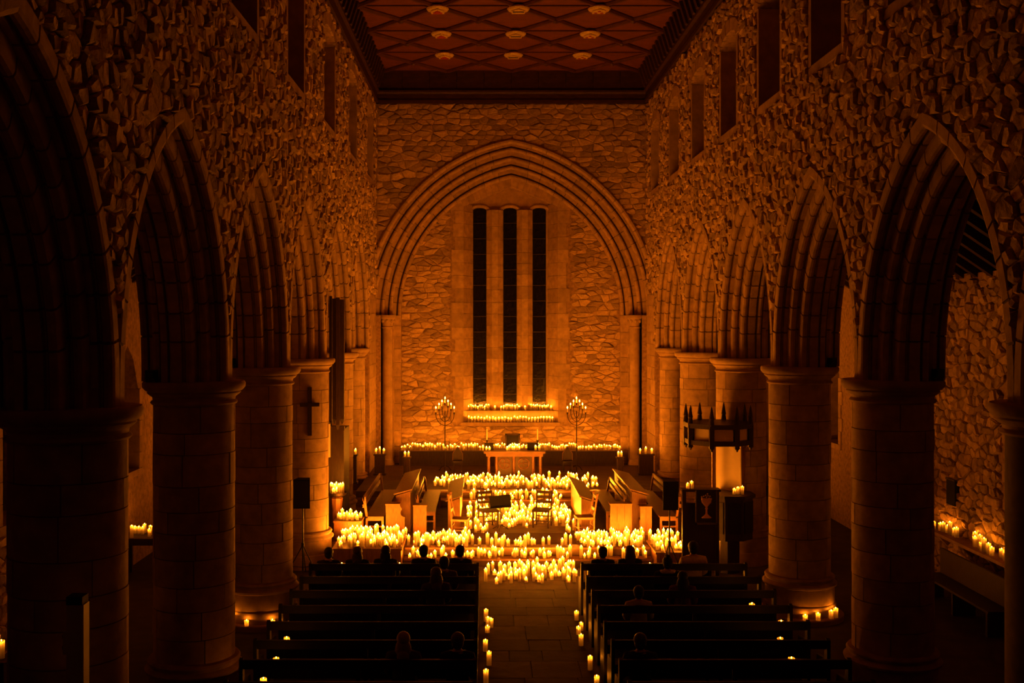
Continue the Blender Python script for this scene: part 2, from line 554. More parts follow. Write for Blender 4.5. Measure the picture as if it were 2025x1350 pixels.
def side_wall(name, left):
    xf = XL if left else XR
    sgn = 1 if left else -1
    colys = COLY_L if left else COLY_R
    to3d = lambda u, v, h: (xf + sgn * h, u, v)
    cl = CL_L if left else CL_R
    hw, z0, z1 = (0.9, 9.95, 12.0) if left else (0.78, 9.62, 11.55)
    cl = [c for c in cl if c + hw < DE - 0.3 and c - hw > Y0 + 0.2]
    holes = [cl_outline(c, hw, z0, z1) for c in cl]
    w = slab(name, arcade_outline(colys), holes, to3d, WT, 'mortar')
    struct(w)
    mids = [(colys[k] + colys[k + 1]) / 2 for k in range(len(colys) - 1)]
    # arches
    for yc in mids:
        a = link('arch', ARCH_CORE, w, (xf - sgn * WT / 2, yc, ZSPR))
        for me in VOUSS:
            link('voussoir', me, a)
    # window margins and glass
    for n_, c in enumerate(cl):
        mb = MB()
        pr = 0.03
        for (a0, a1, b0, b1) in ((c - hw - 0.13, c - hw + 0.015, z0, z1), (c + hw - 0.015, c + hw + 0.13, z0, z1), (c - hw - 0.13, c + hw + 0.13, z0 - 0.14, z0 + 0.015)):
            xa, xb = sorted((xf - sgn * (WT - 0.02), xf + sgn * pr))
            mb.box(xa, xb, a0, a1, b0, b1)
        mb.build('window_margin', 'plain_stone', w)
        # head of small voussoirs
        for k in range(7):
            t0, t1 = math.pi * k / 7 + 0.02, math.pi * (k + 1) / 7 - 0.02
            poly = []
            for t in (t0, (t0 + t1) / 2, t1):
                poly.append((c + (hw + 0.32) * math.cos(t), z1 + 0.5 * math.sin(t)))
            for t in (t1, (t0 + t1) / 2, t0):
                poly.append((c + hw * math.cos(t), z1 + 0.22 * math.sin(t)))
            mb = MB()
            xa, xb = sorted((xf - sgn * 0.6, xf + sgn * 0.05))
            mb.prism(poly, 'x', xa, xb)
            mb.build('voussoir', 'ashlar', w)
        mb = MB()
        xo = xf - sgn * (WT - 0.12)
        mb.box(min(xo, xo - sgn * 0.02), max(xo, xo - sgn * 0.02), c - hw - 0.05, c + hw + 0.05, z0 - 0.05, z1 + 0.25)
        g = mb.build('window_%d' % (n_ + (10 if left else 20)), 'glass')
        struct(g)
        for q in range(3):
            mb = MB()
            yy = c - hw + 2 * hw * (q + 0.5) / 3
            xa, xb = sorted((xo, xo + sgn * 0.04))
            mb.box(xa, xb, yy - 0.02, yy + 0.02, z0, z1 + 0.2)
            mb.build('glazing_bar', 'lead', g)
    rng = random.Random(5 if left else 6)
    def allowed(u, v):
        if v > ZCORN + 0.02 or u > DE or v < 4.7 or u < 6.2:
            return False
        for c in cl:
            if abs(u - c) < hw + 0.14 and z0 - 0.15 < v < z1 + 0.05:
                return False
            if v >= z1 and ((u - c) / (hw + 0.33)) ** 2 + ((v - z1) / 0.52) ** 2 < 1:
                return False
        for yc in mids:
            if in_arch(u, v, yc, 3 * ORD + 0.004):
                return False
        if u > colys[-1] + 0.35 and v < 6.3:
            return False
        return True
    cells = rubble_cells(6.2, DE, 4.7, ZCORN, 0.225, 0.165, allowed, rng)
    fov = 0.46 if left else 0.49
    def depth_of(u, v):
        vis = (abs(xf) / u < fov) and (CZ + u * 0.292 > v)
        return u if vis else 99.0
    rubble(w, to3d, not left, cells, rng, 0.025, 0.095, depth_of, 300)
    # dressed masonry of the east pier beyond the last respond
    y0, z = colys[-1] + 0.36, 0.7
    while z < 6.2:
        h = rng.uniform(0.34, 0.5)
        ys = [y0, y0 + rng.uniform(0.7, 1.3), DE]
        for a0, a1 in zip(ys[:-1], ys[1:]):
            mb = MB()
            xa, xb = sorted((xf - sgn * 0.05, xf + sgn * rng.uniform(0.015, 0.03)))
            mb.box(xa, xb, a0 + 0.006, a1 - 0.006, z + 0.006, min(z + h, 6.3) - 0.006)
            mb.build('ashlar_block', 'ashlar', w)
        z += h
    return w

wall_left = side_wall('wall_left', True)
wall_right = side_wall('wall_right', False)

# ------------------------------------------------------------------ columns
COL_R = 0.555
def column_meshes(R, zb, zt, courses, per):
    rr = random.Random(3)
    metas = []
    zs = [zb]
    step = (zt - zb) / courses
    for k in range(1, courses):
        zs.append(zb + step * k + rr.uniform(-0.05, 0.05))
    zs.append(zt)
    for k in range(courses):
        off = rr.uniform(0, 6.28)
        cuts = [off + 2 * math.pi * (j + rr.uniform(-0.16, 0.16)) / per for j in range(per)]
        cuts.append(cuts[0] + 2 * math.pi)
        for j in range(per):
            g = 0.006 / R
            mb = MB()
            a0, a1 = cuts[j] + g, cuts[j + 1] - g
            z0, z1 = zs[k] + 0.006, zs[k + 1] - 0.006
            dr = rr.uniform(-0.004, 0.006)
            n = 8
            vs, fs = [], []
            for i in range(n + 1):
                t = a0 + (a1 - a0) * i / n
                for (r, z) in ((R - 0.08, z0), (R + dr, z0), (R + dr, z1), (R - 0.08, z1)):
                    vs.append((r * math.cos(t), r * math.sin(t), z))
            for i in range(n):
                for q in range(4):
                    fs.append((i * 4 + q, i * 4 + (q + 1) % 4, i * 4 + 4 + (q + 1) % 4, i * 4 + 4 + q))
            fs += [(0, 1, 2, 3), tuple(n * 4 + q for q in (3, 2, 1, 0))]
            mb.add(vs, fs)
            metas.append(mb.mesh('stone_block', 'ashlar', True))
    return metas

def column_parts(R, courses, per):
    cap = MB().lathe([(R - 0.05, 4.29), (R + 0.02, 4.30), (R + 0.04, 4.325), (R + 0.025, 4.35), (R + 0.004, 4.36), (R + 0.012, 4.40), (R + 0.06, 4.435), (R + 0.085, 4.46), (R + 0.075, 4.48), (R + 0.105, 4.49),
                      (R + 0.145, 4.535), (R + 0.15, 4.59), (R + 0.13, ZCAP), (0.05, ZCAP)], 40).mesh('capital', 'plain_stone', True)
    base = MB().lathe([(R + 0.10, 0.0), (R + 0.10, 0.28), (R + 0.085, 0.30), (R + 0.07, 0.31), (R + 0.07, 0.60), (R + 0.11, 0.62), (R + 0.12, 0.655), (R + 0.09, 0.685), (R + 0.05, 0.70),
                       (R + 0.045, 0.725), (R + 0.075, 0.74), (R + 0.08, 0.765), (R + 0.06, 0.79), (R - 0.02, 0.805), (0.05, 0.806)], 40).mesh('base', 'plain_stone', True)
    corem = MB().lathe([(R - 0.018, 0.78), (R - 0.018, 4.32)], 32).mesh('shaft_core', 'ashlar_core', True)
    return cap, base, corem, column_meshes(R, 0.80, 4.30, courses, per)

CP = column_parts(COL_R, 10, 5)
RP = column_parts(0.38, 9, 4)
LAB = {
    ('L', 0): 'massive round stone arcade column behind the pale square post',
    ('L', 1): 'round stone arcade column standing in front of the long aisle candle table',
    ('L', 2): 'round stone arcade column with two candles burning at its foot',
    ('L', 3): 'round stone arcade column with a dark cross on its shaft',
    ('L', 4): 'round stone arcade column beside the tall dark wooden organ pipes',
    ('L', 5): 'slender half-round stone respond next to the chancel arch on the organ side',
    ('L', -1): 'round stone arcade column next before the one behind the pale post',
    ('R', 0): 'round stone arcade column two bays short of the one with candles at its foot, pulpit side',
    ('R', 1): 'massive round stone arcade column before the aisle shelf of candles',
    ('R', 2): 'round stone arcade column with four candles around its plinth beside the pews',
    ('R', 3): 'round stone arcade column rising behind the canopied pulpit',
    ('R', 4): 'round stone arcade column next beyond the pulpit column',
    ('R', 5): 'slender half-round stone respond next to the chancel arch on the pulpit side',
    ('R', -1): 'round stone arcade column three bays short of the pillar with candles, pulpit side',
}
for s, cx, ys in (('L', COLX_L, COLY_L), ('R', COLX_R, COLY_R)):
    for k, y in enumerate(ys):
        kk = k - 1
        if kk == -1 or (s == 'R' and kk == 0):
            pass
        P = RP if kk == 5 else CP
        t = thing('stone_column', LAB[(s, kk)], 'column', (cx, y - (0.1 if kk == 5 else 0), 0), 0.0, 'arcade columns')
        t.rotation_euler.z = kk * 1.1 + (0.5 if s == 'R' else 0)
        sh = link('shaft', P[2], t)
        link('base', P[1], t)
        link('capital', P[0], t)
        if kk == 2:
            MB().lathe([(0.79, 0.0), (0.79, 0.085), (0.775, 0.10), (0.3, 0.101)], 40).build('plinth_step', 'plain_stone', t, True)
        if kk >= (0 if s == 'L' else 1):
            for me in P[3]:
                link('stone_block', me, sh)

# ------------------------------------------------------------------ east wall and chancel arch
CA, CH = 3.70, 4.62                     # half span, rise of innermost order
CRR = (CH * CH + CA * CA) / (2 * CA)
CZS = 5.45 + 12.0 / 59.8                # springing
def c_arch(off, n=18):
    return arch_pts(off, n, CA, CRR)
a = c_arch(1.0)
outer = [(XL - 0.4, 0.0), (XL - 0.4, ZCORN + 0.7), (XR + 0.4, ZCORN + 0.7), (XR + 0.4, 0.0), (XC + CA + 0.62, 0.0), (XC + CA + 0.62, CZS)]
lim = CA + 0.62
pts = [(XC + u, CZS + v) for u, v in a[::-1] if True]
# arch outline offset 1.0, cut back to the jamb width at the springing
outer += [(min(max(p[0], XC - CA - 1.0), XC + CA + 1.0), p[1]) for p in pts]
outer += [(XC - lim, CZS), (XC - lim, 0.0)]
out2 = [outer[0]]
for p in outer[1:]:
    if math.hypot(p[0] - out2[-1][0], p[1] - out2[-1][1]) > 1e-4:
        out2.append(p)
wall_east = struct(slab('wall_east', out2, [], lambda u, v, h: (u, DE - h, v), 0.9, 'mortar'))
def east_allowed(u, v):
    if u < XL + 0.01 or u > XR - 0.01 or v > ZCORN + 0.02 or v < CZS:
        return False
    c = CRR - CA
    return math.hypot(abs(u - XC) + c, v - CZS) > CRR + 1.16
rng = random.Random(21)
cells = rubble_cells(XL, XR, CZS, ZCORN, 0.34, 0.175, east_allowed, rng, drop=0.12, jit=0.36)
rubble(wall_east, lambda u, v, h: (u, DE - h, v), False, cells, rng, 0.015, 0.06, lambda u, v: 36.0, 300)

# chancel arch orders (swept in the x-z plane, stepping back)
CORD = [(0.0, 0.27, 36.98, 37.30), (0.27, 0.52, 36.78, 37.30), (0.52, 0.80, 36.58, 37.30), (0.80, 1.02, 36.40, 37.3), (1.02, 1.17, 36.28, 36.6)]
arch = thing('chancel_arch', 'x', 'arch', (XC, 0, CZS))
del arch['label'], arch['category']
arch.parent = wall_east
def c_piece(mb, prof, t0, t1, side, n):
    c = CRR - CA
    ts = [t0 + (t1 - t0) * i / n for i in range(n + 1)]
    k = len(prof)
    vs = []
    for t in ts:
        for ro, yy in prof:
            R = CRR + ro
            tm = math.acos(c / R)
            vs.append((side * (-c + R * math.cos(t * tm)), yy, R * math.sin(t * tm)))
    fs = [tuple(range(k)), tuple(range(n * k, n * k + k))]
    for j in range(n):
        fs += [(j * k + i, j * k + (i + 1) % k, (j + 1) * k + (i + 1) % k, (j + 1) * k + i) for i in range(k)]
    mb.add(vs, fs)
vr = random.Random(4)
for oi, (r0, r1, yf, yb) in enumerate(CORD):
    if oi < 4:
        q = r0 + 0.055
        prof = [(r0, yb), (r0, yf + 0.055), (r0 + 0.016, yf + 0.016), (q, yf), (q + 0.039, yf + 0.016), (q + 0.055, yf + 0.055), (q + 0.062, yf + 0.15), (q + 0.095, yf + 0.15), (q + 0.11, yf + 0.02), (r1 + 0.02, yf + 0.02), (r1 + 0.02, yb)]
    else:
        prof = [(r0, yb), (r0, yf + 0.07), (r0 + 0.06, yf), (r1 - 0.03, yf), (r1 + 0.02, yf + 0.06), (r1 + 0.02, yb)]
    nv = 13 if oi < 4 else 11
    for side in (1, -1):
        cuts = [0.0 if oi < 4 else 0.23] + [(0.0 if oi < 4 else 0.23) + (1 - (0.0 if oi < 4 else 0.23)) * (k + vr.uniform(-0.25, 0.25)) / nv for k in range(1, nv)] + [1.0]
        for k in range(nv):
            mb = MB()
            c_piece(mb, prof, cuts[k] + 0.0012, cuts[k + 1] - (0.0012 if k < nv - 1 else 0), side, 3)
            mb.build('voussoir' if oi < 4 else 'hood_stone', 'ashlar', arch)
mb = MB()
for side in (1, -1):
    c_piece(mb, [(0.015, 37.29), (0.015, 37.2), (0.30, 37.0), (0.55, 36.82), (0.83, 36.62), (1.02, 36.5), (1.02, 37.29)], 0, 1, side, 24)
mb.build('arch_core', 'ashlar_core', arch)

# jambs: stepped piers with an engaged shaft each side
for side, nm in ((-1, 'organ'), (1, 'pulpit')):
    xin = XC + side * CA
    zj = 0.0
    rr = random.Random(30 + side)
    while zj < CZS - 0.01:
        h = min(rr.uniform(0.36, 0.52), CZS - zj)
        if CZS - zj - h < 0.2:
            h = CZS - zj
        for (o0, o1, yf) in ((0.0, 0.22, 36.98), (0.22, 0.66, 36.80), (0.62, 0.86, 36.42)):
            mb = MB()
            xa, xb = sorted((xin + side * o0, xin + side * o1))
            mb.box(xa, xb, yf + rr.uniform(-0.004, 0.004), 37.3, zj + 0.005, zj + h - 0.005)
            mb.build('jamb_stone', 'ashlar', wall_east)
        zj += h
    cx, cy = xin + side * 0.42, 36.64
    t = thing('jamb_shaft', 'slim stone shaft with leaf capital carrying the chancel arch, %s side' % nm, 'column', (cx, cy, 0), 0, 'chancel arch shafts')
    MB().lathe([(0.17, 0.68), (0.17, CZS - 0.42)], 20).build('shaft', 'plain_stone', t, True)
    MB().lathe([(0.24, 0.0), (0.24, 0.72), (0.2, 0.82), (0.21, 0.86), (0.165, 0.9)], 20).build('base', 'plain_stone', t, True)
    MB().lathe([(0.17, CZS - 0.44), (0.20, CZS - 0.42), (0.20, CZS - 0.39), (0.17, CZS - 0.37), (0.19, CZS - 0.2), (0.25, CZS - 0.1), (0.28, CZS - 0.08), (0.28, CZS), (0.05, CZS)], 20).build('capital', 'plain_stone', t, True)
    for k in range(8):
        a_ = math.pi * 2 * k / 8
        MB().lathe([(0.005, -0.06), (0.045, -0.02), (0.05, 0.03), (0.01, 0.06)], 7, 0.20 * math.cos(a_), 0.20 * math.sin(a_), CZS - 0.2).build('leaf', 'ashlar', t, True)

# ------------------------------------------------------------------ window wall behind the arch
YW = 37.3
RW, RZ0, RZ1, RZA = 1.62, 2.03, 9.45, 10.02        # recess half width, sill, shoulder, gable tip
rec = [(XC - RW, RZ0), (XC + RW, RZ0), (XC + RW, RZ1), (XC + 1.36, RZ1 + 0.02), (XC, RZA), (XC - 1.36, RZ1 + 0.02), (XC - RW, RZ1)]
wall_window = struct(slab('wall_chancel', [(XC - 5, 0), (XC + 5, 0), (XC + 5, 11.6), (XC - 5, 11.6)], [rec], lambda u, v, h: (u, YW - h, v), 0.9, 'mortar'))
def ww_allowed(u, v):
    if abs(u - XC) > CA + 0.02 or v > 10.6 or v < 1.16:
        return False
    if abs(u - XC) < RW + 0.40 and RZ0 - 0.12 < v < RZ1 + 0.05:
        return False
    if v >= RZ1 and abs(u - XC) < 2.0 - (v - RZ1) * 0.6 + 0.4:
        return False
    return True
rng = random.Random(23)
cells = rubble_cells(XC - CA - 0.1, XC + CA + 0.1, 1.1, 10.6, 0.34, 0.135, ww_allowed, rng, drop=0.18, jit=0.45)
rubble(wall_window, lambda u, v, h: (u, YW - h, v), False, cells, rng, 0.012, 0.055, lambda u, v: 37.0, 300)
# quoins running round into the splayed jamb
YB = 37.95
SPL = 1.28
rr = random.Random(8)
z = RZ0
while z < RZ1 - 0.02:
    h = rr.uniform(0.36, 0.48)
    if RZ1 - z - h < 0.25:
        h = RZ1 - z
    for side in (-1, 1):
        w = rr.choice((0.26, 0.38, 0.33))
        poly = [(RW + w, YW - 0.035), (RW - 0.02, YW - 0.035), (SPL, YB), (SPL + 0.2, YB), (RW + 0.1, YW + 0.1), (RW + w, YW + 0.1)]
        mb = MB()
        mb.prism([(XC + side * p[0], p[1]) for p in poly], 'z', z + 0.005, z + h - 0.005)
        mb.build('quoin', 'ashlar', wall_window)
    z += h
# tympanum stones, relieving blocks over the gable
for k in range(10):
    for side in (-1, 1):
        u0, u1 = 0.0 + k * 0.2, 0.0 + (k + 1) * 0.2
        s0, s1 = RZA - u0 * 0.42, RZA - u1 * 0.42
        t = min(0.55 - 0.02 * k, 0.5)
        poly = [(XC + side * (u0 + 0.006), s0), (XC + side * (u1 - 0.006), s1), (XC + side * (u1 + 0.16 - 0.006), s1 + t), (XC + side * (u0 + 0.15 * (k > 0) + 0.006), s0 + t)]
        mb = MB()
        mb.prism(poly, 'y', YW - 0.03 - rr.uniform(0, 0.015), YW + 0.1)
        mb.build('relieving_stone', 'ashlar', wall_window)
# window back plane with three lancets
LX = [wx(948.5, YB), wx(1008.5, YB), wx(1066.5, YB)]
LHW, LZ0, LZ1 = 0.235, 2.40, wz(416, YB)
def lancet(x):
    p = [(x - LHW, LZ0), (x + LHW, LZ0), (x + LHW, LZ1)]
    for i in range(1, 6):
        t = math.pi * i / 6
        p.append((x + LHW * math.cos(t), LZ1 + 0.09 * math.sin(t)))
    return p + [(x - LHW, LZ1)]
bk = slab('window_screen', [(XC - 1.5, 1.9), (XC + 1.5, 1.9), (XC + 1.5, RZ1 + 0.7), (XC - 1.5, RZ1 + 0.7)], [lancet(x) for x in LX], lambda u, v, h: (u, YB - h, v), 0.2, 'plain_stone', wall_window)
for i in range(2):                                     # splayed mullions built of courses
    xm = (LX[i] + LX[i + 1]) / 2
    hb = (LX[i + 1] - LX[i]) / 2 - LHW
    z = LZ0
    while z < LZ1 - 0.02:
        h = rr.uniform(0.36, 0.48)
        if LZ1 - z - h < 0.25:
            h = LZ1 - z
        mb = MB()
        mb.prism([(xm - hb, YB + 0.01), (xm - hb, YB - 0.05), (xm - 0.10, YB - 0.24), (xm + 0.10, YB - 0.24), (xm + hb, YB - 0.05), (xm + hb, YB + 0.01)], 'z', z + 0.004, z + h - 0.004)
        mb.build('mullion_stone', 'ashlar', wall_window)
        z += h
for x in LX:                                           # curved hoods over the lancets
    mb = MB()
    pts = []
    for i in range(9):
        t = math.pi * (0.08 + 0.84 * i / 8)
        pts.append((x + 0.36 * math.cos(t), YB - 0.02, LZ1 - 0.06 + 0.22 * math.sin(t)))
    mb.tube(pts, 0.055, 8)
    mb.build('hood_moulding', 'plain_stone', wall_window, True)
for i, x in enumerate(LX):
    mb = MB()
    mb.box(x - LHW - 0.02, x - LHW + 0.012, YB + 0.03, YB + 0.08, LZ0, LZ1)
    mb.box(x + LHW - 0.012, x + LHW + 0.02, YB + 0.03, YB + 0.08, LZ0, LZ1)
    wn = struct(mb.build('window_%d' % (i + 1), 'lead'))
    zz = LZ0
    nP = 13
    ph = (LZ1 + 0.1 - LZ0) / nP
    pane = None
    for k in range(nP):
        if pane is None:
            pane = MB().box(-LHW, LHW, -0.006, 0.006, 0.012, ph - 0.012).mesh('pane', 'glass')
            bar = MB().box(-LHW, LHW, -0.016, 0.016, -0.013, 0.013).mesh('saddle_bar', 'lead')
        o = link('pane', pane, wn, (x, YB + 0.06, LZ0 + k * ph))
        o.rotation_euler = (rr.uniform(-0.02, 0.02), 0, rr.uniform(-0.03, 0.03))
        link('saddle_bar', bar, wn, (x, YB + 0.05, LZ0 + k * ph))
# sills
sill = MB().box(XC - RW - 0.05, XC + RW + 0.05, YW - 0.10, YW + 0.3, RZ0 - 0.12, RZ0).build('trim_1', 'plain_stone')
struct(sill)
sill2 = MB().box(XC - 1.50, XC + 1.50, YW + 0.20, YB + 0.02, RZ0 - 0.02, 2.40).build('trim_2', 'plain_stone')
struct(sill2)

# ------------------------------------------------------------------ ceiling, frieze, cornice
ZCEIL = 13.73
CX0, CX1 = XL + 0.25, XR - 0.25
ceiling = struct(MB().box(CX0 - 0.4, CX1 + 0.4, Y0, DE + 0.3, ZCEIL, ZCEIL + 0.2).build('ceiling', 'ceil'))
rowY = [36.35 - 2.5 * k for k in range(0, 9)]
BX = [XC + 2.12 * k for k in (-1, 0, 1)]
def rib(p, q, w=0.075, hgt=0.085, nm='ceiling_rib'):
    p, q = Vector(p), Vector(q)
    d = q - p
    L = d.length
    mb = MB()
    mb.prism([(-w, 0.01), (-w, -hgt * 0.4), (-w * 0.45, -hgt), (w * 0.45, -hgt), (w, -hgt * 0.4), (w, 0.01)], 'x', 0, L)
    o = mb.build(nm, 'ceil_rib', ceiling, loc=(p.x, p.y, ZCEIL))
    o.rotation_euler.z = math.atan2(d.y, d.x)
xs_half = [XC + 1.06 * k for k in range(-4, 5)]
for r_ in range(len(rowY) - 1):
    y1, y2 = rowY[r_], rowY[r_ + 1]
    ym = (y1 + y2) / 2
    if y2 < 17:
        break
    for k in range(-2, 2):
        for (xa, xb) in ((k, k + 1),):
            a0, a1 = XC + 2.12 * xa, XC + 2.12 * xb
            mid = (a0 + a1) / 2
            for (p, q) in (((a0, y1), (mid, ym)), ((mid, ym), (a1, y1)), ((a0, y2), (mid, ym)), ((mid, ym), (a1, y2))):
                # clip at the ceiling edge
                def cl(pt, other):
                    x = min(max(pt[0], CX0), CX1)
                    if x == pt[0]:
                        return pt
                    t = (x - other[0]) / (pt[0] - other[0])
                    return (x, other[1] + (pt[1] - other[1]) * t)
                P, Q = cl(p, q), cl(q, p)
                if math.hypot(P[0] - Q[0], P[1] - Q[1]) > 0.1:
                    rib((P[0], P[1], 0), (Q[0], Q[1], 0))
for y in rowY:
    if y > 17:
        mb = MB().box(CX0, CX1, y - 0.035, y + 0.035, ZCEIL - 0.03, ZCEIL + 0.01)
        mb.build('panel_batten', 'ceil_rib', ceiling)
# bosses: shields at the rib crossings, small knops half-way
shield_poly = [(-0.17, -0.2), (0.17, -0.2), (0.18, 0.02), (0.12, 0.14), (0, 0.24), (-0.12, 0.14), (-0.18, 0.02)]
sh_back = MB().lathe([(0.27, 0), (0.30, -0.045), (0.27, -0.085), (0.2, -0.1), (0.02, -0.105)], 20).mesh('boss', 'gold', True)
sh_rim = MB()
sh_rim.prism(shield_poly, 'z', -0.125, -0.09)
sh_rim = sh_rim.mesh('shield', 'gold')
ch1 = MB()
ch1.prism([(-0.12, -0.15), (0.12, -0.15), (0.12, -0.05), (-0.12, -0.05)], 'z', -0.14, -0.115)
ch1.prism([(-0.08, 0.0), (0.08, 0.0), (0.0, 0.13)], 'z', -0.14, -0.115)
charge = [ch1.mesh('shield_charge', 'boss_red'), None, None]
ch2 = MB()
ch2.prism([(-0.15, -0.03), (0.15, -0.03), (0.15, 0.05), (-0.15, 0.05)], 'z', -0.14, -0.115)
charge[1] = ch2.mesh('shield_charge', 'boss_blue')
ch3 = MB()
for sx in (-1, 1):
    ch3.lathe([(0.04, -0.14), (0.04, -0.115)], 8, sx * 0.08, -0.1)
ch3.lathe([(0.04, -0.14), (0.04, -0.115)], 8, 0, 0.06)
charge[2] = ch3.mesh('shield_charge', 'boss_red')
knop = MB().lathe([(0.1, 0.01), (0.1, -0.09), (0.05, -0.14), (0.01, -0.15)], 8).mesh('knop', 'ceil_rib')
ci = 0
for y in rowY[1:]:
    if y < 17:
        break
    for x in BX:
        bo = link('boss', sh_back, ceiling, (x, y, ZCEIL - 0.05), math.pi)
        link('shield', sh_rim, bo)
        link('shield_charge', charge[ci % 3], bo)
        ci += 1
    for k in range(-2, 2):
        link('knop', knop, ceiling, (XC + 2.12 * (k + 0.5), y + 1.25, ZCEIL))
# cornice beams and frieze boards
for nm, sgn, xf in (('trim_3', 1, XL), ('trim_4', -1, XR)):
    prof = [(0, ZCORN), (0.14, ZCORN), (0.14, ZCORN + 0.1), (0.10, ZCORN + 0.16), (0.10, ZCORN + 0.34), (0.16, ZCORN + 0.40), (0.16, ZCORN + 0.47), (0, ZCORN + 0.47)]
    mb = MB()
    mb.prism([(xf + sgn * (p[0] - 0.02), p[1]) for p in prof], 'y', Y0, DE)
    tr = struct(mb.build(nm, 'frieze'))
    mb = MB()
    mb.prism([(xf - sgn * 0.05, ZCORN + 0.4), (xf + sgn * 0.10, ZCORN + 0.44), (xf + sgn * 0.27, ZCEIL), (xf - sgn * 0.05, ZCEIL + 0.02)], 'y', Y0, DE)
    mb.build('frieze_board', 'frieze', tr)
    rbm = MB()
    rbm.prism([(xf + sgn * 0.09, ZCORN + 0.46), (xf + sgn * 0.18, ZCORN + 0.50), (xf + sgn * 0.36, ZCEIL - 0.02), (xf + sgn * 0.25, ZCEIL - 0.01)], 'y', -0.09, 0.09)
    rbm = rbm.mesh('frieze_bracket', 'frieze')
    y = DE - 0.4
    while y > 18:
        link('frieze_bracket', rbm, tr, (0, y, 0))
        y -= 0.5
mb = MB()
mb.prism([(DE, ZCORN), (DE - 0.14, ZCORN), (DE - 0.14, ZCORN + 0.1), (DE - 0.10, ZCORN + 0.16), (DE - 0.10, ZCORN + 0.30), (DE - 0.16, ZCORN + 0.36), (DE - 0.16, ZCORN + 0.42), (DE, ZCORN + 0.42)], 'x', XL, XR)
tr = struct(mb.build('trim_5', 'frieze'))
fb = MB().box(0.006, 0.9 - 0.006, -0.05, 0.0, 0, ZCEIL - ZCORN - 0.38).mesh('frieze_panel', 'frieze')
for k in range(10):
    o = link('frieze_panel', fb, tr, (XL + 0.9 * k, DE - 0.03, ZCORN + 0.38))

# ------------------------------------------------------------------ aisles
for nm, xo, xi, sgn in (('wall_aisle_left', AXL, XL - WT, 1), ('wall_aisle_right', AXR, XR + WT, -1)):
    right = sgn < 0
    to3d = lambda u, v, h, xo=xo, sgn=sgn: (xo + sgn * h, u, v)
    holes = []
    wins = [19.3, 24.9, 30.5] if right else [13.0, 18.6, 24.2, 29.8]
    for c in wins:
        holes.append([(c - 0.75, 2.1), (c + 0.75, 2.1), (c + 0.75, 3.9), (c + 0.4, 4.6), (c, 4.9), (c - 0.4, 4.6), (c - 0.75, 3.9)])
    wl = struct(slab(nm, [(Y0, 0), (DE, 0), (DE, 6.4), (Y0, 6.4)], holes, to3d, 0.8, 'mortar'))
    for i, c in enumerate(wins):
        mb = MB()
        xa, xb = sorted((xo - sgn * 0.6, xo - sgn * 0.62))
        mb.box(xa, xb, c - 0.85, c + 0.85, 2.0, 5.0)
        g = struct(mb.build('window_%d' % (i + (40 if right else 50)), 'glass'))
        mb = MB()
        xa, xb = sorted((xo - sgn * 0.56, xo - sgn * 0.6))
        mb.box(xa, xb, c - 0.04, c + 0.04, 2.0, 4.95)
        mb.build('mullion', 'plain_stone', g)
        mb = MB()
        xa, xb = sorted((xo - sgn * 0.7, xo + sgn * 0.05))
        mb.box(xa, xb, c - 0.95, c + 0.95, 1.98, 2.12)
        mb.build('window_sill', 'plain_stone', wl)
        for sy in (-1, 1):
            for q in range(5):
                mb = MB()
                w = 0.2 + 0.1 * (q % 2)
                y0_, y1_ = sorted((c + sy * 0.74, c + sy * (0.74 + w)))
                xa, xb = sorted((xo - sgn * 0.5, xo + sgn * 0.035))
                mb.box(xa, xb, y0_, y1_, 2.12 + q * 0.36 + 0.005, 2.12 + (q + 1) * 0.36 - 0.005)
                mb.build('quoin', 'ashlar', wl)
    rng = random.Random(41 if right else 42)
    ya, yb = (16.5, 28.0) if right else (15.5, 22.5)
    def al(u, v):
        for c in wins:
            if abs(u - c) < 1.08 and 1.96 < v < 4.0:
                return False
            if v >= 3.9 and ((u - c) / 1.05) ** 2 + ((v - 3.9) / 1.1) ** 2 < 1:
                return False
        return 0.05 < v < 6.38 and ya < u < yb
    cells = rubble_cells(ya, yb, 0.0, 6.4, 0.23, 0.165, al, rng)
    rubble(wl, to3d, right, cells, rng, 0.03, 0.09, (lambda u, v: u if u < 24.5 else 99), 200 if right else 120)
    # lean-to roof with rafters
    z1, z2 = 6.35, 8.6
    xa, xb = xo - sgn * 0.2, xi + sgn * 0.0
    roof = MB()
    roof.add([(xa, Y0, z1), (xb, Y0, z2), (xb, DE, z2), (xa, DE, z1), (xa, Y0, z1 + 0.15), (xb, Y0, z2 + 0.15), (xb, DE, z2 + 0.15), (xa, DE, z1 + 0.15)],
             [(0, 1, 2, 3), (7, 6, 5, 4), (0, 4, 5, 1), (1, 5, 6, 2), (2, 6, 7, 3), (3, 7, 4, 0)])
    ro = struct(roof.build('ceiling_aisle_%s' % ('right' if right else 'left'), 'dark_wood'))
    L = math.hypot(xb - xa, z2 - z1)
    raf = MB()
    raf.add([(xa, -0.07, z1 - 0.18), (xb, -0.07, z2 - 0.18), (xb, 0.07, z2 - 0.18), (xa, 0.07, z1 - 0.18), (xa, -0.07, z1 + 0.02), (xb, -0.07, z2 + 0.02), (xb, 0.07, z2 + 0.02), (xa, 0.07, z1 + 0.02)],
            [(3, 2, 1, 0), (4, 5, 6, 7), (0, 1, 5, 4), (1, 2, 6, 5), (2, 3, 7, 6), (3, 0, 4, 7)])
    raf = raf.mesh('rafter', 'dark_wood')
    y = Y0 + 0.5
    while y < DE:
        link('rafter', raf, ro, (0, y, 0))
        y += 0.62
    mb = MB()
    mb.box(min(xo, xi) - 0.8, max(xo, xi) + 0.8, DE, DE + 0.4, 0, 9.0)
    struct(mb.build('wall_aisle_end_%s' % ('right' if right else 'left'), 'plain_stone'))

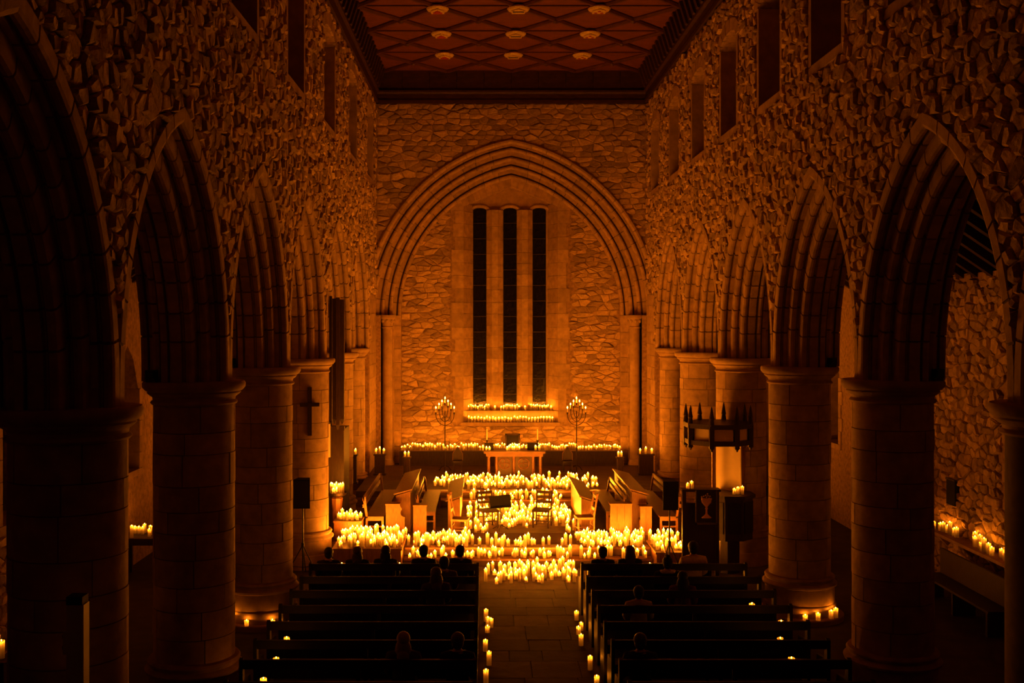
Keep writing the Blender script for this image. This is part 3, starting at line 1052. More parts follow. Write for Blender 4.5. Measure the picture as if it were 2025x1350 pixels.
# ------------------------------------------------------------------ floor, flagstones, chancel steps
floor = struct(MB().box(AXL - 0.8, AXR + 0.8, Y0 - 2, YW + 1, -0.3, -0.02).build('floor', 'floor'))
rr = random.Random(77)
y = 10.0
while y < 24.4:
    d = rr.uniform(0.55, 0.85)
    d = min(d, 24.44 - y)
    if d < 0.15:
        break
    xs = [-0.1]
    while xs[-1] < 2.0:
        xs.append(xs[-1] + rr.uniform(0.5, 0.95))
    xs[-1] = 2.05
    for a0, a1 in zip(xs[:-1], xs[1:]):
        if a1 - a0 < 0.12:
            continue
        MB().box(a0 + 0.006, a1 - 0.006, y + 0.006, y + d - 0.006, -0.05, rr.uniform(-0.004, 0.0)).build('flagstone', 'flag', floor)
    y += d
for (x0, x1) in ((AXL, -0.11), (2.06, AXR)):
    MB().box(x0, x1, Y0, DE, -0.05, -0.001).build('floor_paving', 'floor', floor)

def step(name, x0, x1, y0, y1, z0, z1, mat, nboards=0):
    o = struct(MB().box(x0, x1, y0, y1, z0, z1).build(name, mat))
    return o
ST1, ST2, ST3, ST4 = 24.45, 24.87, 30.45, 30.90
step('floor_step_1', -1.80, 3.74, ST1, ST2 + 0.1, -0.01, 0.17, 'flag')
step('floor_step_2', XL - 0.0, XR + 0.0, ST2, ST3 + 0.1, -0.01, 0.34, 'flag')
step('floor_step_3', XL - 0.0, XR + 0.0, ST3, ST4 + 0.1, -0.01, 0.51, 'flag')
step('floor_step_4', XL - 0.0, XR + 0.0, ST4, YW, -0.01, 0.68, 'flag')
for (x0, x1, yy, z0, z1, n) in ((-1.80, 3.74, ST1, 0.0, 0.17, 8), (-1.80, 3.74, ST2, 0.17, 0.34, 8), (-2.9, 4.6, ST3, 0.34, 0.51, 9), (-2.9, 4.6, ST4, 0.51, 0.68, 9)):
    par = bpy.data.objects['floor_step_%d' % (1 + [ST1, ST2, ST3, ST4].index(yy))]
    w = (x1 - x0) / n
    nose = MB().box(0.004, w - 0.004, -0.03, 0.30, -0.035, 0.002).mesh('step_nosing', 'oak')
    for k in range(n):
        link('step_nosing', nose, par, (x0 + k * w, yy, z1))
MB().box(-0.32, 2.12, 25.3, 26.55, 0.339, 0.346).build('dark_rug', 'carpet')
tag(bpy.data.objects['dark_rug'], 'dark flat rug on the chancel platform below the two chairs', 'rug')

# ------------------------------------------------------------------ side platforms
def boarded_box(name, label, cat, x0, x1, y0, y1, z0, z1, nb, mat='oak_v', group=None):
    t = thing(name, label, cat, (x0, y0, z0), 0, group)
    MB().box(0.0, x1 - x0, 0.02, y1 - y0, 0, z1 - z0 - 0.03).build('carcass', mat, t)
    MB().box(-0.02, x1 - x0 + 0.02, -0.02, y1 - y0 + 0.01, z1 - z0 - 0.04, z1 - z0).build('top_board', 'oak', t)
    w = (x1 - x0) / nb
    bd = MB().box(0.004, w - 0.004, -0.005, 0.025, 0.0, z1 - z0 - 0.04).mesh('front_board', mat)
    for k in range(nb):
        link('front_board', bd, t, (k * w, 0, 0))
    return t
boarded_box('stage_block', 'low oak stage block crowded with candles beside the column with the cross', 'stage block', -3.31, -1.82, 24.02, 25.55, 0, 0.49, 4)
boarded_box('riser_box', 'small oak riser box carrying a row of candles behind the stage block', 'box', -3.50, -2.88, 25.60, 26.19, 0.34, 0.80, 2)
boarded_box('stage_block', 'low boarded oak stage block with candles behind the loudspeaker tripod', 'stage block', 3.76, 4.52, 24.05, 25.4, 0, 0.40, 9)

# ------------------------------------------------------------------ candles
rc = random.Random(2024)
CAND = []                        # x, y, z, h, r, label, group
HS = [0.09, 0.12, 0.15, 0.18, 0.22, 0.26]
def cand(x, y, z, h=None, r=None, lab='', grp=''):
    h, r = h or rc.choice(HS), r or rc.choice((0.034, 0.04))
    x0_, y0_ = x, y
    for k in range(40):
        if not any((x - c[0]) ** 2 + (y - c[1]) ** 2 < (r + c[4] + 0.003) ** 2 and abs(z - c[2]) < 0.35 for c in CAND):
            break
        x, y = x0_ + 0.0022 * k * math.cos(2.4 * k), y0_ + 0.0022 * k * math.sin(2.4 * k)
    CAND.append((x, y, z, h, r, lab, grp))
def field(n, x0, x1, y0, y1, z, md, lab, grp, ok=None, hs=HS):
    pts = []
    tries = 0
    while len(pts) < n and tries < n * 60:
        tries += 1
        x, y = rc.uniform(x0, x1), rc.uniform(y0, y1)
        if ok and not ok(x, y):
            continue
        if any((x - p[0]) ** 2 + (y - p[1]) ** 2 < md * md for p in pts):
            continue
        pts.append((x, y))
        cand(x, y, z, rc.choice(hs), None, lab, grp)
G = {
    'nave': ('cream pillar candle in the candle carpet on the nave floor before the steps', 'candles on the nave floor before the steps'),
    's1': ('cream pillar candle standing on the lower chancel step', 'candles on the lower chancel step'),
    's2': ('cream pillar candle at the front edge of the chancel platform', 'candles along the chancel platform edge'),
    's2l': ('cream pillar candle massed on the platform before the organ-side stalls', 'candles before the organ-side stalls'),
    's2r': ('cream pillar candle massed on the platform before the pulpit-side stalls', 'candles before the pulpit-side stalls'),
    'lb': ('cream pillar candle crowded on the low stage block beside the cross column', 'candles on the stage block'),
    'rb': ('cream pillar candle on the boarded block behind the loudspeaker tripod', 'candles on the boarded block'),
    'ub': ('cream pillar candle on the small oak riser box', 'candles on the riser box'),
    'bowl': ('cream pillar candle gathered in the pedestal bowl', 'candles in the pedestal bowl'),
    'c': ('cream pillar candle in the dense field around the two dark chairs', 'candles around the chairs'),
    'c2': ('cream pillar candle on the upper chancel step', 'candles on the upper step'),
    'd': ('cream pillar candle in the field before the altar table', 'candles before the altar table'),
    'e': ('cream pillar candle on the stone ledge below the window wall', 'candles on the stone ledge'),
    'al': ('short cream pillar candle on the altar table', 'candles on the altar table'),
    'w1': ('cream pillar candle on the lower window sill', 'candles on the lower window sill'),
    'w2': ('cream pillar candle on the upper window sill at the lancets', 'candles on the upper window sill'),
    'aisL': ('cream pillar candle beside the centre aisle at the organ-side pew ends', 'aisle candles at the organ-side pews'),
    'aisR': ('cream pillar candle beside the centre aisle at the pulpit-side pew ends', 'aisle candles at the pulpit-side pews'),
    'tab': ('cream pillar candle on the long dark table in the organ-side aisle', 'candles on the aisle table'),
    'shf': ('cream pillar candle on the stone shelf along the pulpit-side aisle wall', 'candles on the aisle shelf'),
    'pl': ('cream candle on the plinth step of the organ-side column', 'candles at the organ-side column foot'),
    'pr': ('cream candle on the plinth step of the pulpit-side column', 'candles at the pulpit-side column plinth'),
    'pew': ('cream candle standing on a pew seat near the pulpit-side pew ends', 'candles on pulpit-side pew seats'),
    'pewl': ('cream candle standing on a pew seat near the organ-side pew ends', 'candles on organ-side pew seats'),
    'post': ('cream candle on a dark square pedestal flanking the sanctuary', 'candles on the sanctuary pedestals'),
    'pul': ('cream candle on the pulpit rim', 'candles on the pulpit'),
    'lec': ('cream candle on the dark reading stand beside the chalice banner', 'candles on the reading stand'),
    'stand': ('tall cream candle on the small aisle stand near the thick column', 'candles on the aisle stand'),
}
field(74, 0.02, 1.98, 22.75, 24.25, 0.0, 0.085, *G['nave'], ok=lambda x, y: y > 22.75 + 0.55 * abs(math.sin(x * 5.0)) * rc.random())
field(62, -1.74, 3.62, 24.51, 24.80, 0.171, 0.078, *G['s1'])
field(58, -1.74, 3.70, 24.93, 25.18, 0.341, 0.08, *G['s2'], hs=[0.12, 0.15, 0.18, 0.22, 0.26, 0.3])
field(50, -1.70, -0.35, 25.05, 26.1, 0.34, 0.085, *G['s2l'], ok=lambda x, y: y < 25.3 + 0.6 * (x + 1.9))
field(66, 2.15, 3.72, 25.05, 26.15, 0.34, 0.085, *G['s2r'])
field(84, -3.26, -1.86, 24.12, 25.48, 0.49, 0.095, *G['lb'])
field(10, -2.80, -1.86, 25.65, 26.1, 0.34, 0.12, *G['s2l'], hs=[0.22, 0.26, 0.3])
field(30, 3.80, 4.48, 24.15, 25.35, 0.40, 0.09, *G['rb'], ok=lambda x, y: x < 4.4)
field(8, 3.80, 4.5, 25.5, 25.9, 0.34, 0.1, *G['rb'], hs=[0.22, 0.26])
field(12, -3.46, -2.92, 25.66, 26.12, 0.80, 0.1, *G['ub'], hs=[0.12, 0.15, 0.2])
def c_ok(x, y):
    if y < 27.15 and 0.1 < x < 1.95:
        return False
    if math.hypot(x - 0.09, y - 27.37) < 0.36 or math.hypot(x - 1.44, y - 27.42) < 0.36:
        return False
    if math.hypot(x - 0.384, y - 26.95) < 0.28:
        return False
    if abs(x - (-0.28 - (y - 27) * 0.01)) < 0.05:
        return False
    return True
field(225, -0.46, 2.20, 26.6, 30.25, 0.34, 0.10, *G['c'], ok=c_ok)
field(40, -0.46, 2.18, 30.52, 30.82, 0.511, 0.085, *G['c2'])
field(200, -1.45, 3.28, 31.1, 33.0, 0.68, 0.085, *G['d'], ok=lambda x, y: y > 31.1 + 0.0 and (x > -0.9 or y > 31.1 + (-0.9 - x) * 1.2))
x = -2.74
while x < 4.50:
    if not (-0.15 < x < 0.02):
        cand(x, 36.52 + rc.uniform(-0.04, 0.16), 1.17, rc.choice((0.12, 0.15, 0.18, 0.2, 0.22)), None, *G['e'])
    x += rc.uniform(0.055, 0.10)
x = XC - 1.42
while x < XC + 1.42:
    cand(x, YW + 0.0 + rc.uniform(-0.03, 0.06), RZ0, rc.choice((0.14, 0.16, 0.18, 0.2)), 0.04, *G['w1'])
    x += rc.uniform(0.088, 0.115)
for lx in LX:
    for k in range(9):
        cand(lx - 0.3 + 0.075 * k + rc.uniform(-0.01, 0.01), YW + 0.30 + rc.uniform(-0.03, 0.12), 2.40, rc.choice((0.14, 0.16, 0.18, 0.2)), 0.038, *G['w2'])
for xx in ((LX[0] + LX[1]) / 2, (LX[1] + LX[2]) / 2, LX[0] - 0.38, LX[2] + 0.38):
    cand(xx, YW + 0.3, 2.40, 0.15, 0.038, *G['w2'])
# aisle candles placed on the floor from the photograph
for (px, py, h) in ((965, 1242, 0.2), (971, 1240, 0.16), (961, 1228, 0.22), (964, 1250, 0.12), (960, 1287, 0.19), (967, 1315, 0.22), (961, 1352, 0.22)):
    d = CZ * FPX / (py - VY)
    cand(wx(px, d), d, 0.0, h, 0.04, *G['aisL'])
for (px, py, h) in ((1140, 1226, 0.17), (1149, 1246, 0.14), (1144, 1254, 0.14), (1149, 1276, 0.19), (1167, 1324, 0.22), (1180, 1362, 0.2)):
    d = CZ * FPX / (py - VY)
    cand(wx(px, d), d, 0.0, h, 0.04, *G['aisR'])
for (dx, h) in ((-0.12, 0.10), (0.32, 0.09), (-0.40, 0.16), (-0.52, 0.12)):
    cand(COLX_L + dx, COLY_L[3] - math.sqrt(0.72 ** 2 - dx * dx), 0.10, h, 0.04, *G['pl'])
for (dx, h) in ((-0.10, 0.10), (0.13, 0.13), (0.40, 0.15), (0.51, 0.17)):
    cand(COLX_R + dx, COLY_R[3] - math.sqrt(0.72 ** 2 - dx * dx), 0.10, h, 0.045, *G['pr'])
TABLE_D, TABLE_Z = 23.6, 0.86
for k in range(30):
    px = 250 + k * 7.2 + rc.uniform(-4, 4)
    yy = TABLE_D + rc.uniform(-0.26, 0.3)
    cand(wx(px, yy), yy, TABLE_Z, rc.choice((0.12, 0.16, 0.2, 0.26)), 0.04, *G['tab'])
SHX, SHZ = AXR - 0.19, 1.13
for k in range(7):
    d = SHX * FPX / (1852 + k * 6 + rc.uniform(-1, 1) - VX)
    cand(SHX + rc.uniform(-0.06, 0.06), d, SHZ, rc.choice((0.16, 0.2, 0.26)), 0.045, *G['shf'])
for k in range(11):
    d = SHX * FPX / (1922 + k * 7.4 + rc.uniform(-1, 1) - VX)
    cand(SHX + rc.uniform(-0.06, 0.06), d, SHZ, rc.choice((0.16, 0.2, 0.26)), 0.045, *G['shf'])

# ------------------------------------------------------------------ pews
ROWS = [20.45, 19.42, 18.42, 17.45, 16.5, 15.55, 14.65, 13.75]
ORDN = ['front', 'second', 'third', 'fourth', 'fifth', 'sixth', 'seventh', 'eighth']
def make_pew(L):
    t = thing('church_pew', 'x', 'pew')
    end = MB()
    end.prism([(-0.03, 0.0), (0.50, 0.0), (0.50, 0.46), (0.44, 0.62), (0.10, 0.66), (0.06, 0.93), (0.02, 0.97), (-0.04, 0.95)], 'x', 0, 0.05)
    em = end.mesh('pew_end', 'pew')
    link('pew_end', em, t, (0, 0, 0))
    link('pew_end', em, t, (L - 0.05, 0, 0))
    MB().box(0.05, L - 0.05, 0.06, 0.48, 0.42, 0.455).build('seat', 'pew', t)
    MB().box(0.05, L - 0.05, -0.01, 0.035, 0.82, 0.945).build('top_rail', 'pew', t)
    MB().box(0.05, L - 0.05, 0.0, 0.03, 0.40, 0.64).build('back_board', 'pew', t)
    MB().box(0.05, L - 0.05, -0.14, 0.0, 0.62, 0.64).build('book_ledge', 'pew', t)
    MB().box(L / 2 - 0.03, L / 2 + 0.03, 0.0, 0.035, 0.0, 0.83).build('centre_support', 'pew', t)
    return t
PEW_L = (-3.26, -0.10)
PEW_R = (1.79, 4.88)
for side, (x0, x1) in (('organ', PEW_L), ('pulpit', PEW_R)):
    proto = None
    for k, y in enumerate(ROWS):
        if proto is None:
            proto = make_pew(x1 - x0)
            t = proto
        else:
            t = copy_tree(proto)
        t.location = (x0, y, 0)
        tag(t, 'long dark wooden pew, %s row from the chancel steps, %s-side block' % (ORDN[k], side), 'pew', 'nave pews')
for (row, px, h) in ((1, 1472, 0.17), (2, 1487, 0.24), (3, 1545, 0.21), (4, 1543, 0.21), (5, 1565, 0.2)):
    y = ROWS[row] + 0.14
    cand(wx(px, y), y, 0.455, h, 0.05, *G['pew'])
for (row, px, h) in ((2, 606, 0.17), (3, 570, 0.19), (4, 567, 0.22), (5, 546, 0.2), (6, 521, 0.2)):
    y = ROWS[row] + 0.14
    cand(wx(px, y), y, 0.455, h, 0.045, *G['pewl'])

# ------------------------------------------------------------------ choir stalls
ZP = 0.34
def desk(label, x0, x1, y0, y1, zt, front, boards, tall_end=None):
    """book desk running along y; front = +1/-1 side carrying the boarded front, top slopes down away from it"""
    t = thing('choir_desk', label, 'desk', ((x0 + x1) / 2, y0, ZP), 0, 'choir desks')
    hw = (x1 - x0) / 2
    h = zt - ZP
    L = y1 - y0
    xf = front * (hw - 0.04)
    n = boards
    w = L / n
    bd = MB().box(min(xf, xf + front * 0.035), max(xf, xf + front * 0.035), 0.004, w - 0.004, 0.04, h - 0.05).mesh('front_board', 'oak_v')
    for k in range(n):
        link('front_board', bd, t, (0, k * w, 0))
    ep = MB()
    ep.prism([(-hw, 0), (hw, 0), (hw, h - 0.04 + (0.0 if front > 0 else -0.1)), (-hw, h - 0.04 + (-0.1 if front > 0 else 0.0))], 'y', 0, 0.045)
    em = ep.mesh('end_panel', 'oak_v')
    link('end_panel', em, t, (0, 0, 0))
    link('end_panel', em, t, (0, L - 0.045, 0))
    tp = MB()
    a, b2 = (h - 0.12, h) if front > 0 else (h, h - 0.12)
    tp.prism([(-hw - 0.05, a), (hw + 0.05, b2), (hw + 0.05, b2 + 0.03), (-hw - 0.05, a + 0.03)], 'y', -0.05, L + 0.05)
    tp.build('sloping_top', 'oak_y', t)
    MB().box(-hw + 0.02, hw - 0.05, 0.05, L - 0.05, h * 0.45, h * 0.45 + 0.025).build('book_shelf', 'oak_y', t)
    return t
def stall(label, x0, x1, y0, y1, back, zback=0.9):
    """bench along y; back = side (+1/-1) of the backrest"""
    t = thing('choir_bench', label, 'bench', ((x0 + x1) / 2, y0, ZP), 0, 'choir benches')
    hw, L = (x1 - x0) / 2, y1 - y0
    MB().box(-hw, hw, 0, L, 0.42, 0.46).build('seat', 'oak_y', t)
    xb = back * hw
    for (za, zb) in ((zback - 0.10, zback), (zback - 0.26, zback - 0.18)):
        MB().box(min(xb - 0.02, xb + 0.02) + back * 0.05, max(xb - 0.02, xb + 0.02) + back * 0.05, 0, L, za, zb).build('back_rail', 'oak_y', t)
    for yy in (0.0, L - 0.05):
        for xx in (-hw, hw - 0.05):
            if (xx > 0) == (back > 0):
                mb = MB()
                mb.add([(xx, yy, 0), (xx + 0.05, yy, 0), (xx + 0.05, yy + 0.05, 0), (xx, yy + 0.05, 0), (xx, yy, 0.45), (xx + 0.05, yy, 0.45), (xx + 0.05, yy + 0.05, 0.45), (xx, yy + 0.05, 0.45),
                        (xx + back * 0.07, yy, zback), (xx + 0.05 + back * 0.05, yy, zback), (xx + 0.05 + back * 0.05, yy + 0.05, zback), (xx + back * 0.07, yy + 0.05, zback)],
                       [(3, 2, 1, 0), (0, 1, 5, 4), (1, 2, 6, 5), (2, 3, 7, 6), (3, 0, 4, 7), (4, 5, 9, 8), (5, 6, 10, 9), (6, 7, 11, 10), (7, 4, 8, 11), (8, 9, 10, 11)])
                mb.build('leg', 'oak_v', t)
            else:
                MB().box(xx, xx + 0.05, yy, yy + 0.05, 0, 0.42).build('leg', 'oak_v', t)
        MB().box(-hw + 0.05, hw - 0.05, yy + 0.01, yy + 0.04, 0.20, 0.24).build('stretcher', 'oak', t)
        MB().box(-hw + 0.05, hw - 0.05, yy + 0.005, yy + 0.045, 0.36, 0.42).build('seat_rail', 'oak', t)
    return t
for side, nm, sg in (('organ', 'organ', 1), ('pulpit', 'pulpit', -1)):
    def X(a, b2):
        return (a, b2) if sg > 0 else (2 * XC - b2 + 0.0, 2 * XC - a + 0.0)
    desk('boarded oak choir desk next to the candle field, %s side' % nm, *X(-0.90, -0.60), 27.05, 30.3, 1.14, sg, 12)
    stall('oak choir bench between the two choir desks, %s side' % nm, *X(-1.62, -1.20), 26.9, 30.2, -sg, 0.86)
    desk('taller oak choir desk farther from the centre, %s side' % nm, *X(-2.15, -1.80), 26.7, 30.3, 1.36, sg, 12)
    stall('oak choir bench against the arcade, %s side' % nm, *X(-2.83, -2.40), 26.2, 30.3, -sg, 0.93)
def free_panel(label, x0, x1, y, z1, n, notch=False):
    t = thing('stall_end', label, 'panel', (x0, y, ZP), 0, 'stall ends')
    w = (x1 - x0) / n
    h = z1 - ZP
    for k in range(n):
        if notch and k == n - 1:
            pl = [(0.003, 0.0), (w - 0.003, 0.0), (w - 0.003, h * 0.60)]
            for i in range(7):
                a_ = -math.pi / 2 - math.pi / 2 * i / 6 * 1.6
                pl.append((w - 0.003 + 0.105 * math.cos(a_), h * 0.60 + 0.105 + 0.105 * math.sin(a_)))
            pl += [(w * 0.72, h), (0.003, h)]
        else:
            pl = [(0.003, 0.0), (w - 0.003, 0.0), (w - 0.003, h), (0.003, h)]
        mb = MB()
        mb.prism(pl, 'y', 0, 0.05)
        mb.build('upright_board', 'oak_v', t, loc=(k * w, 0, 0))
    MB().box(-0.01, (x1 - x0) * (0.72 if notch else 1) + 0.01, -0.015, 0.34, h, h + 0.03).build('cap_board', 'oak', t)
    MB().box(0.0, (x1 - x0) * 0.6, 0.05, 0.32, 0.0, h * 0.55).build('inner_box', 'oak_v', t)
    return t
free_panel('pale oak stall end with a round notch, organ side', -2.36, -1.90, 26.28, 1.06, 1, True)
free_panel('narrow oak stall end with a sloping cap, organ side', -1.70, -1.38, 26.22, 1.04, 1)
free_panel('broad three-board oak stall end, pulpit side', 3.0, 3.52, 26.25, 1.07, 3)
free_panel('narrow dark oak stall end behind the broad one, pulpit side', 3.72, 4.0, 26.28, 1.0, 2)

# ------------------------------------------------------------------ chairs and music stand
def chair(label, x, y, rz, mat, seat_h=0.44, back_h=0.86, w=0.42, z=ZP, slats=3, group='chairs on the platform', scroll=False):
    t = thing('wooden_chair', label, 'chair', (x, y, z), rz, group)
    hw = w / 2
    MB().box(-hw - 0.01, hw + 0.01, -hw, hw, seat_h - 0.05, seat_h).build('seat', mat, t)
    leg = MB().box(-0.02, 0.02, -0.02, 0.02, 0, seat_h - 0.04).mesh('leg', mat)
    for (sx, sy) in ((-1, -1), (1, -1)):
        link('leg', leg, t, (sx * (hw - 0.02), sy * (hw - 0.02), 0))
    for sx in (-1, 1):
        mb = MB()
        mb.tube([(sx * (hw - 0.02), hw - 0.02, 0), (sx * (hw - 0.02), hw - 0.02, seat_h), (sx * (hw - 0.02), hw + 0.06, back_h)], 0.021, 6)
        mb.build('back_post', mat, t)
        if scroll:
            MB().lathe([(0.005, 0), (0.035, 0.02), (0.035, 0.05), (0.005, 0.08)], 8, sx * (hw - 0.02), hw + 0.06, back_h - 0.01).build('finial', mat, t)
    for k in range(slats):
        zz = seat_h + (back_h - seat_h) * (0.35 + 0.6 * k / max(1, slats - 1) * 0.92)
        yy = hw - 0.02 + 0.08 * (zz - seat_h) / (back_h - seat_h)
        MB().box(-hw + 0.02, hw - 0.02, yy - 0.012, yy + 0.012, zz - 0.035, zz + 0.035).build('back_slat', mat, t)
    for (za, sy) in ((0.16, -1), (0.22, 1)):
        MB().box(-hw + 0.02, hw - 0.02, sy * (hw - 0.02) - 0.012, sy * (hw - 0.02) + 0.012, za, za + 0.025).build('stretcher', mat, t)
    for sx in (-1, 1):
        MB().box(sx * (hw - 0.02) - 0.012, sx * (hw - 0.02) + 0.012, -hw + 0.02, hw - 0.02, 0.12, 0.145).build('stretcher', mat, t)
    return t
chair('dark slatted wooden chair beside the music stand', 0.09, 27.35, 0.35, 'dark_wood')
chair('dark slatted wooden chair without a music stand, in the candles', 1.44, 27.40, -0.25, 'dark_wood')
chair('oak chair turned sideways at the end of the organ-side choir desk', -0.58, 26.35, 1.45, 'oak', 0.40, 0.95, 0.4, scroll=True, slats=2)
chair('oak chair turned sideways at the end of the pulpit-side choir desk', 2.40, 26.4, -1.45, 'oak', 0.44, 0.95, 0.42, scroll=True, slats=2)
for (x, nm) in ((wx(905, 35.2), 'organ'), (wx(1122, 35.2), 'pulpit')):
    t = thing('sanctuary_chair', 'dark pointed-back sanctuary chair beside the altar table, %s side' % nm, 'chair', (x, 35.2, 0.68), 0, 'sanctuary chairs')
    t.scale = (0.62, 0.7, 0.72)
    MB().box(-0.24, 0.24, -0.45, 0.0, 0.40, 0.46).build('seat', 'dark_wood', t)
    MB().prism([(-0.24, 0.46), (0.24, 0.46), (0.24, 0.75), (0.0, 1.05), (-0.24, 0.75)], 'y', -0.03, 0.02).build('backrest', 'dark_wood', t)
    for sx in (-1, 1):
        MB().tube([(sx * 0.25, -0.01, 0.44), (sx * 0.25, -0.01, 0.76), (0, -0.01, 1.08)], 0.02, 6).build('back_frame', 'oak_v', t)
        for sy in (-0.42, -0.03):
            MB().box(sx * 0.21 - 0.025, sx * 0.21 + 0.025, sy - 0.025, sy + 0.025, 0, 0.41).build('leg', 'dark_wood', t)
# music stand
d = 26.95
t = thing('music_stand', 'black music stand with a tilted solid desk', 'music stand', (wx(989, d), d, ZP), 0.0)
desk_m = MB().box(-0.26, 0.26, -0.015, 0.015, -0.15, 0.15)
o = desk_m.build('desk_plate', 'black_matte', t, loc=(0, -0.02, 0.70))
o.rotation_euler = (-0.35, -0.10, 0)
o = MB().box(-0.26, 0.26, -0.06, 0.0, -0.16, -0.14).build('lip', 'black_matte', t, loc=(0, -0.05, 0.70))
o.rotation_euler = (-0.35, -0.10, 0)
MB().tube([(0, 0, 0.08), (0, 0, 0.72)], 0.014, 8).build('pole', 'black', t)
for k in range(3):
    a_ = 2.1 * k + 0.4
    MB().tube([(0, 0, 0.14), (0.22 * math.cos(a_), 0.22 * math.sin(a_), 0.008)], 0.01, 6).build('leg', 'black', t)

# ------------------------------------------------------------------ altar table and its furnishings
AD = 33.95
ZT = 0.68
t = thing('altar_table', 'carved wooden altar table with round legs', 'table', (wx(1017, AD), AD, ZT))
TW = 0.87
TH = 0.80
MB().box(-TW - 0.07, TW + 0.07, -0.42, 0.42, TH - 0.06, TH).build('table_top', 'altar_oak', t)
MB().box(-TW, TW, -0.36, 0.36, TH - 0.16, TH - 0.06).build('apron', 'altar_oak', t)
lg = MB().lathe([(0.06, 0), (0.06, 0.08), (0.045, 0.1), (0.05, 0.4), (0.045, 0.6), (0.06, 0.63), (0.06, TH - 0.15)], 12).mesh('leg', 'altar_oak', True)
for lx in (-TW + 0.08, -TW + 0.32, -0.02, TW - 0.30, TW - 0.08):
    link('leg', lg, t, (lx, -0.30, 0))
for lx in (-TW + 0.08, TW - 0.08):
    link('leg', lg, t, (lx, 0.30, 0))
MB().box(-TW + 0.05, TW - 0.05, -0.36, 0.36, 0.0, 0.05).build('foot_board', 'altar_oak', t)
MB().box(-TW + 0.3, TW - 0.3, -0.24, -0.21, 0.05, TH - 0.15).build('back_panel', 'dark_wood', t)
for cx in (-0.30, 0.28):                                # tracery rings
    tr = MB()
    tr.tube([(cx + 0.17 * math.cos(2 * math.pi * i / 20), -0.27, 0.42 + 0.17 * math.sin(2 * math.pi * i / 20)) for i in range(21)], 0.014, 6)
    for q in range(4):
        a_ = math.pi / 2 * q + math.pi / 4
        tr.tube([(cx + 0.085 * math.cos(a_) + 0.07 * math.cos(2 * math.pi * i / 12), -0.27, 0.42 + 0.085 * math.sin(a_) + 0.07 * math.sin(2 * math.pi * i / 12)) for i in range(13)], 0.01, 5)
    tr.build('tracery', 'altar_oak', t)
AX, AZ = wx(1017, AD), ZT + TH
for k in range(8):
    cand(wx(1003, AD) + k * 0.052 + rc.uniform(-0.01, 0.01), AD + rc.uniform(-0.22, 0.0), AZ, rc.choice((0.1, 0.14, 0.17)), 0.034, *G['al'])
for px in (955, 962, 968, 1059, 1066):
    cand(wx(px, AD - 0.1), AD - 0.12, AZ, rc.choice((0.1, 0.14)), 0.034, *G['al'])
for (px, nm) in ((963, 'left book rest'), (1064, 'right')):
    side = 'organ' if px < 1000 else 'pulpit'
    c = thing('altar_candlestick', 'tall yellow taper in a dark candlestick on the altar, %s side' % side, 'candlestick', (wx(px, AD), AD + 0.28, AZ), 0, 'altar candlesticks')
    MB().lathe([(0.07, 0), (0.07, 0.02), (0.02, 0.05), (0.03, 0.15), (0.018, 0.2), (0.035, 0.26), (0.045, 0.28)], 12).build('stick', 'dark_wood', c, True)
    MB().lathe([(0.022, 0.27), (0.02, 0.62), (0.004, 0.63)], 10).build('taper', 'taper', c, True)
for (px0, px1, nm) in ((958, 976, 'organ'), (1042, 1062, 'pulpit')):
    yy = AD + 0.3
    b_ = thing('book_rest', 'small black book rest on the altar table, %s side' % nm, 'book rest', (wx((px0 + px1) / 2, yy), yy - 0.24, AZ), 0, 'altar book rests')
    w = (px1 - px0) * yy / FPX / 2
    MB().box(-w, w, -0.08, 0.08, 0, 0.02).build('foot', 'black_matte', b_)
    MB().prism([(-0.06, 0.02), (0.02, 0.02), (0.08, 0.2), (0.05, 0.21)], 'x', -w, w).build('desk_plate', 'black_matte', b_)
yy = 36.55
ab = thing('aumbry_frame', 'black square framed panel leaning on the wall behind the altar', 'panel', (wx(1014, yy), 36.80, 1.17))
MB().box(-0.24, 0.24, 0.02, 0.05, 0.0, 0.5).build('panel', 'black_matte', ab)
for (a0, a1, b0, b1) in ((-0.25, -0.2, 0, 0.52), (0.2, 0.25, 0, 0.52), (-0.25, 0.25, 0.47, 0.52)):
    MB().box(a0, a1, 0.0, 0.05, b0, b1).build('frame_bar', 'dark_wood', ab)
# ledge and panelling behind the altar
ledge = MB().box(XC - CA - 0.02, XC + CA + 0.02, 36.40, YW, 0.6, 1.17)
lo = struct(ledge.build('trim_6', 'plain_stone'))
npan = 8
pw = 2 * CA / npan
pm = MB().box(0.03, pw - 0.03, -0.03, 0.0, 0.72, 1.12).mesh('wainscot_panel', 'dark_wood')
fm = MB()
fm.box(0, 0.03, -0.05, 0, 0.66, 1.16)
fm.box(pw - 0.03, pw, -0.05, 0, 0.66, 1.16)
fm.box(0.03, pw - 0.03, -0.05, 0, 1.12, 1.16)
fm.box(0.03, pw - 0.03, -0.05, 0, 0.66, 0.72)
fm = fm.mesh('wainscot_frame', 'dark_wood')
for k in range(npan):
    p = link('wainscot_frame', fm, lo, (XC - CA + k * pw, 36.40, 0))
    link('wainscot_panel', pm, p)
